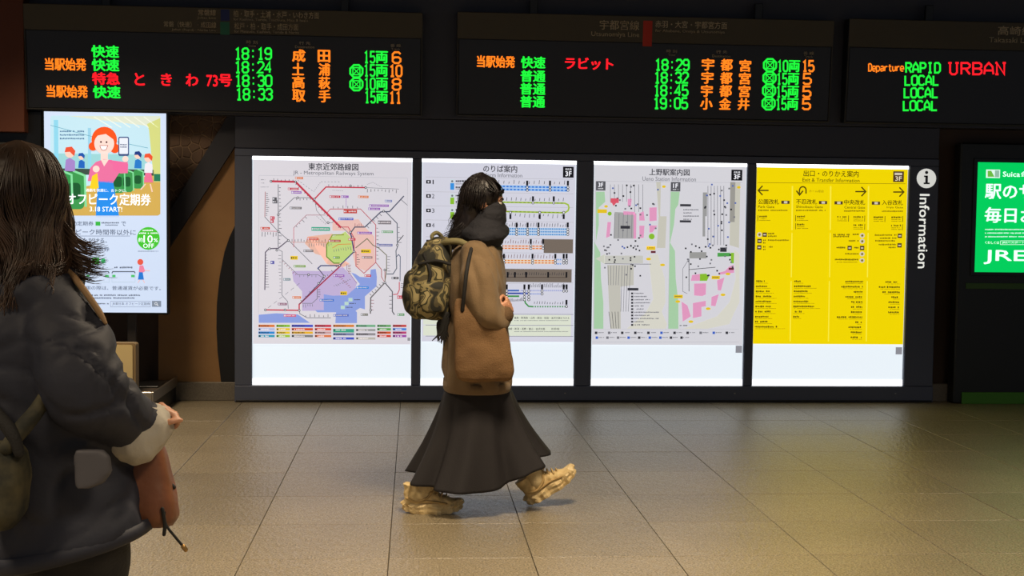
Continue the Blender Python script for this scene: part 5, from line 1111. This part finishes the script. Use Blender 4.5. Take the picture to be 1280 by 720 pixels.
hood = stube([G(-8, 366, -0.02), G(18, 372, -0.13), G(52, 366, -0.12), G(84, 350, -0.02), G(80, 338, 0.09)], [0.035, 0.048, 0.05, 0.042, 0.03], 6, 16)
def jk_disp(c):
    q_ = Vector((noise.noise(c*4), noise.noise(c*4+Vector((9, 0, 0))), 0))*0.12
    w1 = noise.noise(Vector(((c.x+q_.x)*5+c.z*7, c.y*6, (c.z+q_.y)*5-c.x*4+11)))
    w2 = noise.noise(Vector(((c.x+q_.y)*13-c.z*12, c.y*12+4, c.z*7+c.x*5)))
    w3 = noise.noise(Vector((c.x*2.2+5, c.y*2, c.z*2.5)))
    k_ = 0.25+0.75*min(max(w3*2+0.5, 0), 1)
    return k_*(-0.020*max(0, 1-abs(w1)*9)-0.010*max(0, 1-abs(w2)*6))+0.012*w1+0.006*w2
jk = blob('jacket', [tor, armR, armL, hood], 0.011, 4, JK, npn, disp=jk_disp)
CUFF = pm('pale_lining', (186, 180, 166), 0.8, bump=(60, 0.2))
blob('folded_cuff', [stube([G(170, 541, -0.085), G(184, 534, -0.075), G(192, 529, -0.06)], [0.078, 0.066, 0.052], 5, 24)], 0.006, 3, CUFF, jk, disp=wr(22, 0.004), label='pale folded cuff')
mesh_j('hem_band', [ring_loft([(G(cx, y), X*(hw*KN)+Z*(tl*KN), Yv*d_, 2.5) for y, cx, hw, d_, tl in ((662, 98, 94, 0.213, 22), (670, 99, 96, 0.218, 23), (678, 100, 95, 0.214, 24), (681, 100, 92, 0.205, 24))], 44)], JK, jk, True)
blob('pocket_flap', [ring_loft([(G(cx, y, -0.235-0.0005*(y-560)*0.2), X*(hw*KN), Vector((0.3, 1, 0))*0.012, 3) for y, cx, hw in ((562, 112, 15), (570, 115, 20), (590, 117, 21), (604, 112, 16), (610, 106, 8))], 24)], 0.005, 3, pm('jacket_panel', (82, 80, 84), 0.6), jk)
mesh_j('collar_trim', [stube([G(76, 330, -0.05), G(92, 346, -0.08), G(109, 368, -0.12), G(124, 390, -0.14), G(132, 404, -0.15)], [0.004, 0.009, 0.008, 0.008, 0.004], 6, 8)], pm('tan_trim', (150, 118, 80), 0.7), jk, True, label='tan edge strip')
cord = stube([G(206, 640, -0.06), G(207, 655, -0.06), G(218, 670, -0.06), G(230, 684, -0.06)], 0.0035, 5, 8)
cd = mesh_j('drawstring', [cord], BLKW, jk, True)
mesh_j('cord_tip', [stube([G(229, 683, -0.06), G(232, 687, -0.06)], 0.006, 3, 8)], pm('brass', (190, 150, 90), 0.3, 0.8), cd, True)
mesh_j('drawstring', [stube([G(203, 636, -0.07), G(206, 655, -0.07), G(205, 668, -0.07)], 0.0045, 4, 8)], BLKW, jk, True)
# hair of the near person
M2 = Matrix((fh2, rh2, uh2)).transposed()
cap2 = [ellipsoid(hc2+uh2*0.030-fh2*0.012, (0.104, 0.092, 0.092), M2), ellipsoid(hc2-fh2*0.03-uh2*0.05, (0.075, 0.088, 0.09), M2),
        ring_loft([(G(cx, y, dy), X*(hw*KN), Yv*d_, 2.2) for y, cx, hw, d_, dy in ((230, 28, 42, 0.085, 0), (265, 28, 46, 0.092, -0.01), (300, 26, 48, 0.095, -0.02), (330, 23, 48, 0.095, -0.03), (352, 16, 44, 0.09, -0.045), (368, 8, 34, 0.065, -0.06), (380, 2, 20, 0.04, -0.07))], 32)]
blob('hair_mass', cap2, 0.008, 3, HAIR_B, npn, disp=lambda c: wr(26, 0.004, (1.4, 1.4, 0.35), 8)(c)+wr(60, 0.003, (1.4, 1.4, 0.3), 8)(c))
rh = random.Random(21); paths = []
for i in range(2600):
    az = rh.uniform(-math.pi, math.pi); c, s_ = math.cos(az), math.sin(az)     # around the vertical axis, world
    if (Vector((c, s_, 0)).dot(fh2)) > 0.72: continue
    top = hc2+uh2*0.128-fh2*0.02+Vector((c, s_, 0))*0.008
    r_a = 0.094+rh.uniform(0, .008); e1 = hc2+Vector((c*r_a*0.72, s_*r_a*0.72, 0.100)); e2 = hc2+Vector((c*(r_a+0.014), s_*(r_a+0.014), 0.02))
    L = rh.uniform(0.0, 1.0); zend = 358+32*rh.random()-26*(c > 0.3)
    k1 = hc2+Vector((c*0.118, s_*0.114, -0.06)); ex, ey = G(28+c*58-4, 320, s_*0.11-0.03), G(14+c*58, zend+12*(c < 0), s_*0.10-0.07)
    wv = round(az*2.2)*1.7+rh.gauss(0, 0.35); am = rh.uniform(.006, .018)
    pts = smooth_path([top, e1, e2, k1, ex, ey], 5)
    pts = [q+Vector((math.sin(wv+j*0.42), math.cos(wv*1.3+j*0.42), 0))*am*(j/len(pts))*1.3 for j, q in enumerate(pts)]
    paths.append(pts)
strands('hair_strands', paths, HAIR_B, npn, 0.0023)
fly = []
for i in range(150):
    y0 = rh.uniform(285, 335); x0 = 78+rh.gauss(0, 4); ln_ = rh.uniform(0.4, 1.0); rise = rh.uniform(-4, 10)
    fly.append(smooth_path([G(x0-12, y0-25, -0.03), G(x0+4, y0-4, -0.04), G(x0+14+8*ln_, y0+10+rise*0.4, -0.05), G(x0+24+16*ln_, y0+16+rise*0.5, -0.06), G(x0+30+24*ln_, y0+13+rise, -0.06)], 5))
for i in range(60):
    x0 = rh.uniform(-10, 70); fly.append(smooth_path([G(x0, 335, -0.13), G(x0-3, 355, -0.15), G(x0-8+rh.gauss(0, 4), 375+rh.gauss(0, 8), -0.17), G(x0-18+rh.gauss(0, 6), 388+rh.gauss(0, 8), -0.17)], 5))
strands('loose_hair', fly, HAIR_B, npn, 0.0014)
# shoulder bag in front and camouflage bag at the back
bb = thing('shoulder_bag', 'brown leather bag held in front of the near person in navy jacket', 'bag', (G(190, 600, 0.03).x, YN+0.03, G(190, 660).z))
LEA = pm('brown_leather', (128, 78, 50), 0.5, bump=(40, 0.2), var=(6, (100, 62, 40)))
bgs = ring_loft([(G(cx, y, 0.0), X*(hw*KN), Yv*d_, 3.5) for y, cx, hw, d_ in ((540, 172, 22, 0.03), (552, 175, 27, 0.045), (590, 179, 34, 0.06), (620, 182, 38, 0.07), (645, 184, 39, 0.07), (655, 183, 36, 0.055))], 32)
blob('bag_body', [bgs], 0.008, 3, LEA, bb, disp=wr(9, 0.005))
mesh_j('handle', [stube([G(160, 556, 0.03), G(175, 530, 0.02), G(194, 516, 0.0), G(204, 530, 0.0), G(196, 560, 0.02)], 0.009, 6, 10)], LEA, bb, True)
mesh_j('side_tab', [stube([G(208, 604, 0.0), G(217, 609, -0.01)], [0.010, 0.006], 4, 8)], BLKW, bb, True)
CAMO2 = pm('dark_camouflage', (36, 36, 27), 0.8, var=(16, (82, 76, 52)))
cb = thing('camouflage_bag', 'dark camouflage bag hanging behind the near person at the left edge', 'bag', (G(0, 600, -0.24).x, YN-0.24, G(0, 665).z))
blob('bag_body', [ring_loft([(G(cx, y, -0.23), X*(hw*KN), Yv*d_, 3) for y, cx, hw, d_ in ((552, 2, 18, 0.04), (565, 2, 27, 0.06), (600, 0, 32, 0.075), (640, -4, 32, 0.075), (658, -8, 24, 0.05))], 28)], 0.008, 3, CAMO2, cb, disp=wr(10, 0.006))
mesh_j('strap', [stube([G(8, 560, -0.28), G(28, 535, -0.26), G(48, 510, -0.24), G(62, 482, -0.22), G(70, 450, -0.22)], [0.016, 0.02, 0.018, 0.014, 0.008], 6, 10)], CAMO2, cb, True)
mesh_j('strap', [stube([G(-40, 480, -0.22), G(-10, 512, -0.26), G(14, 540, -0.28), G(24, 566, -0.28)], [0.014, 0.016, 0.016, 0.012], 6, 10)], BLKW, cb, True)
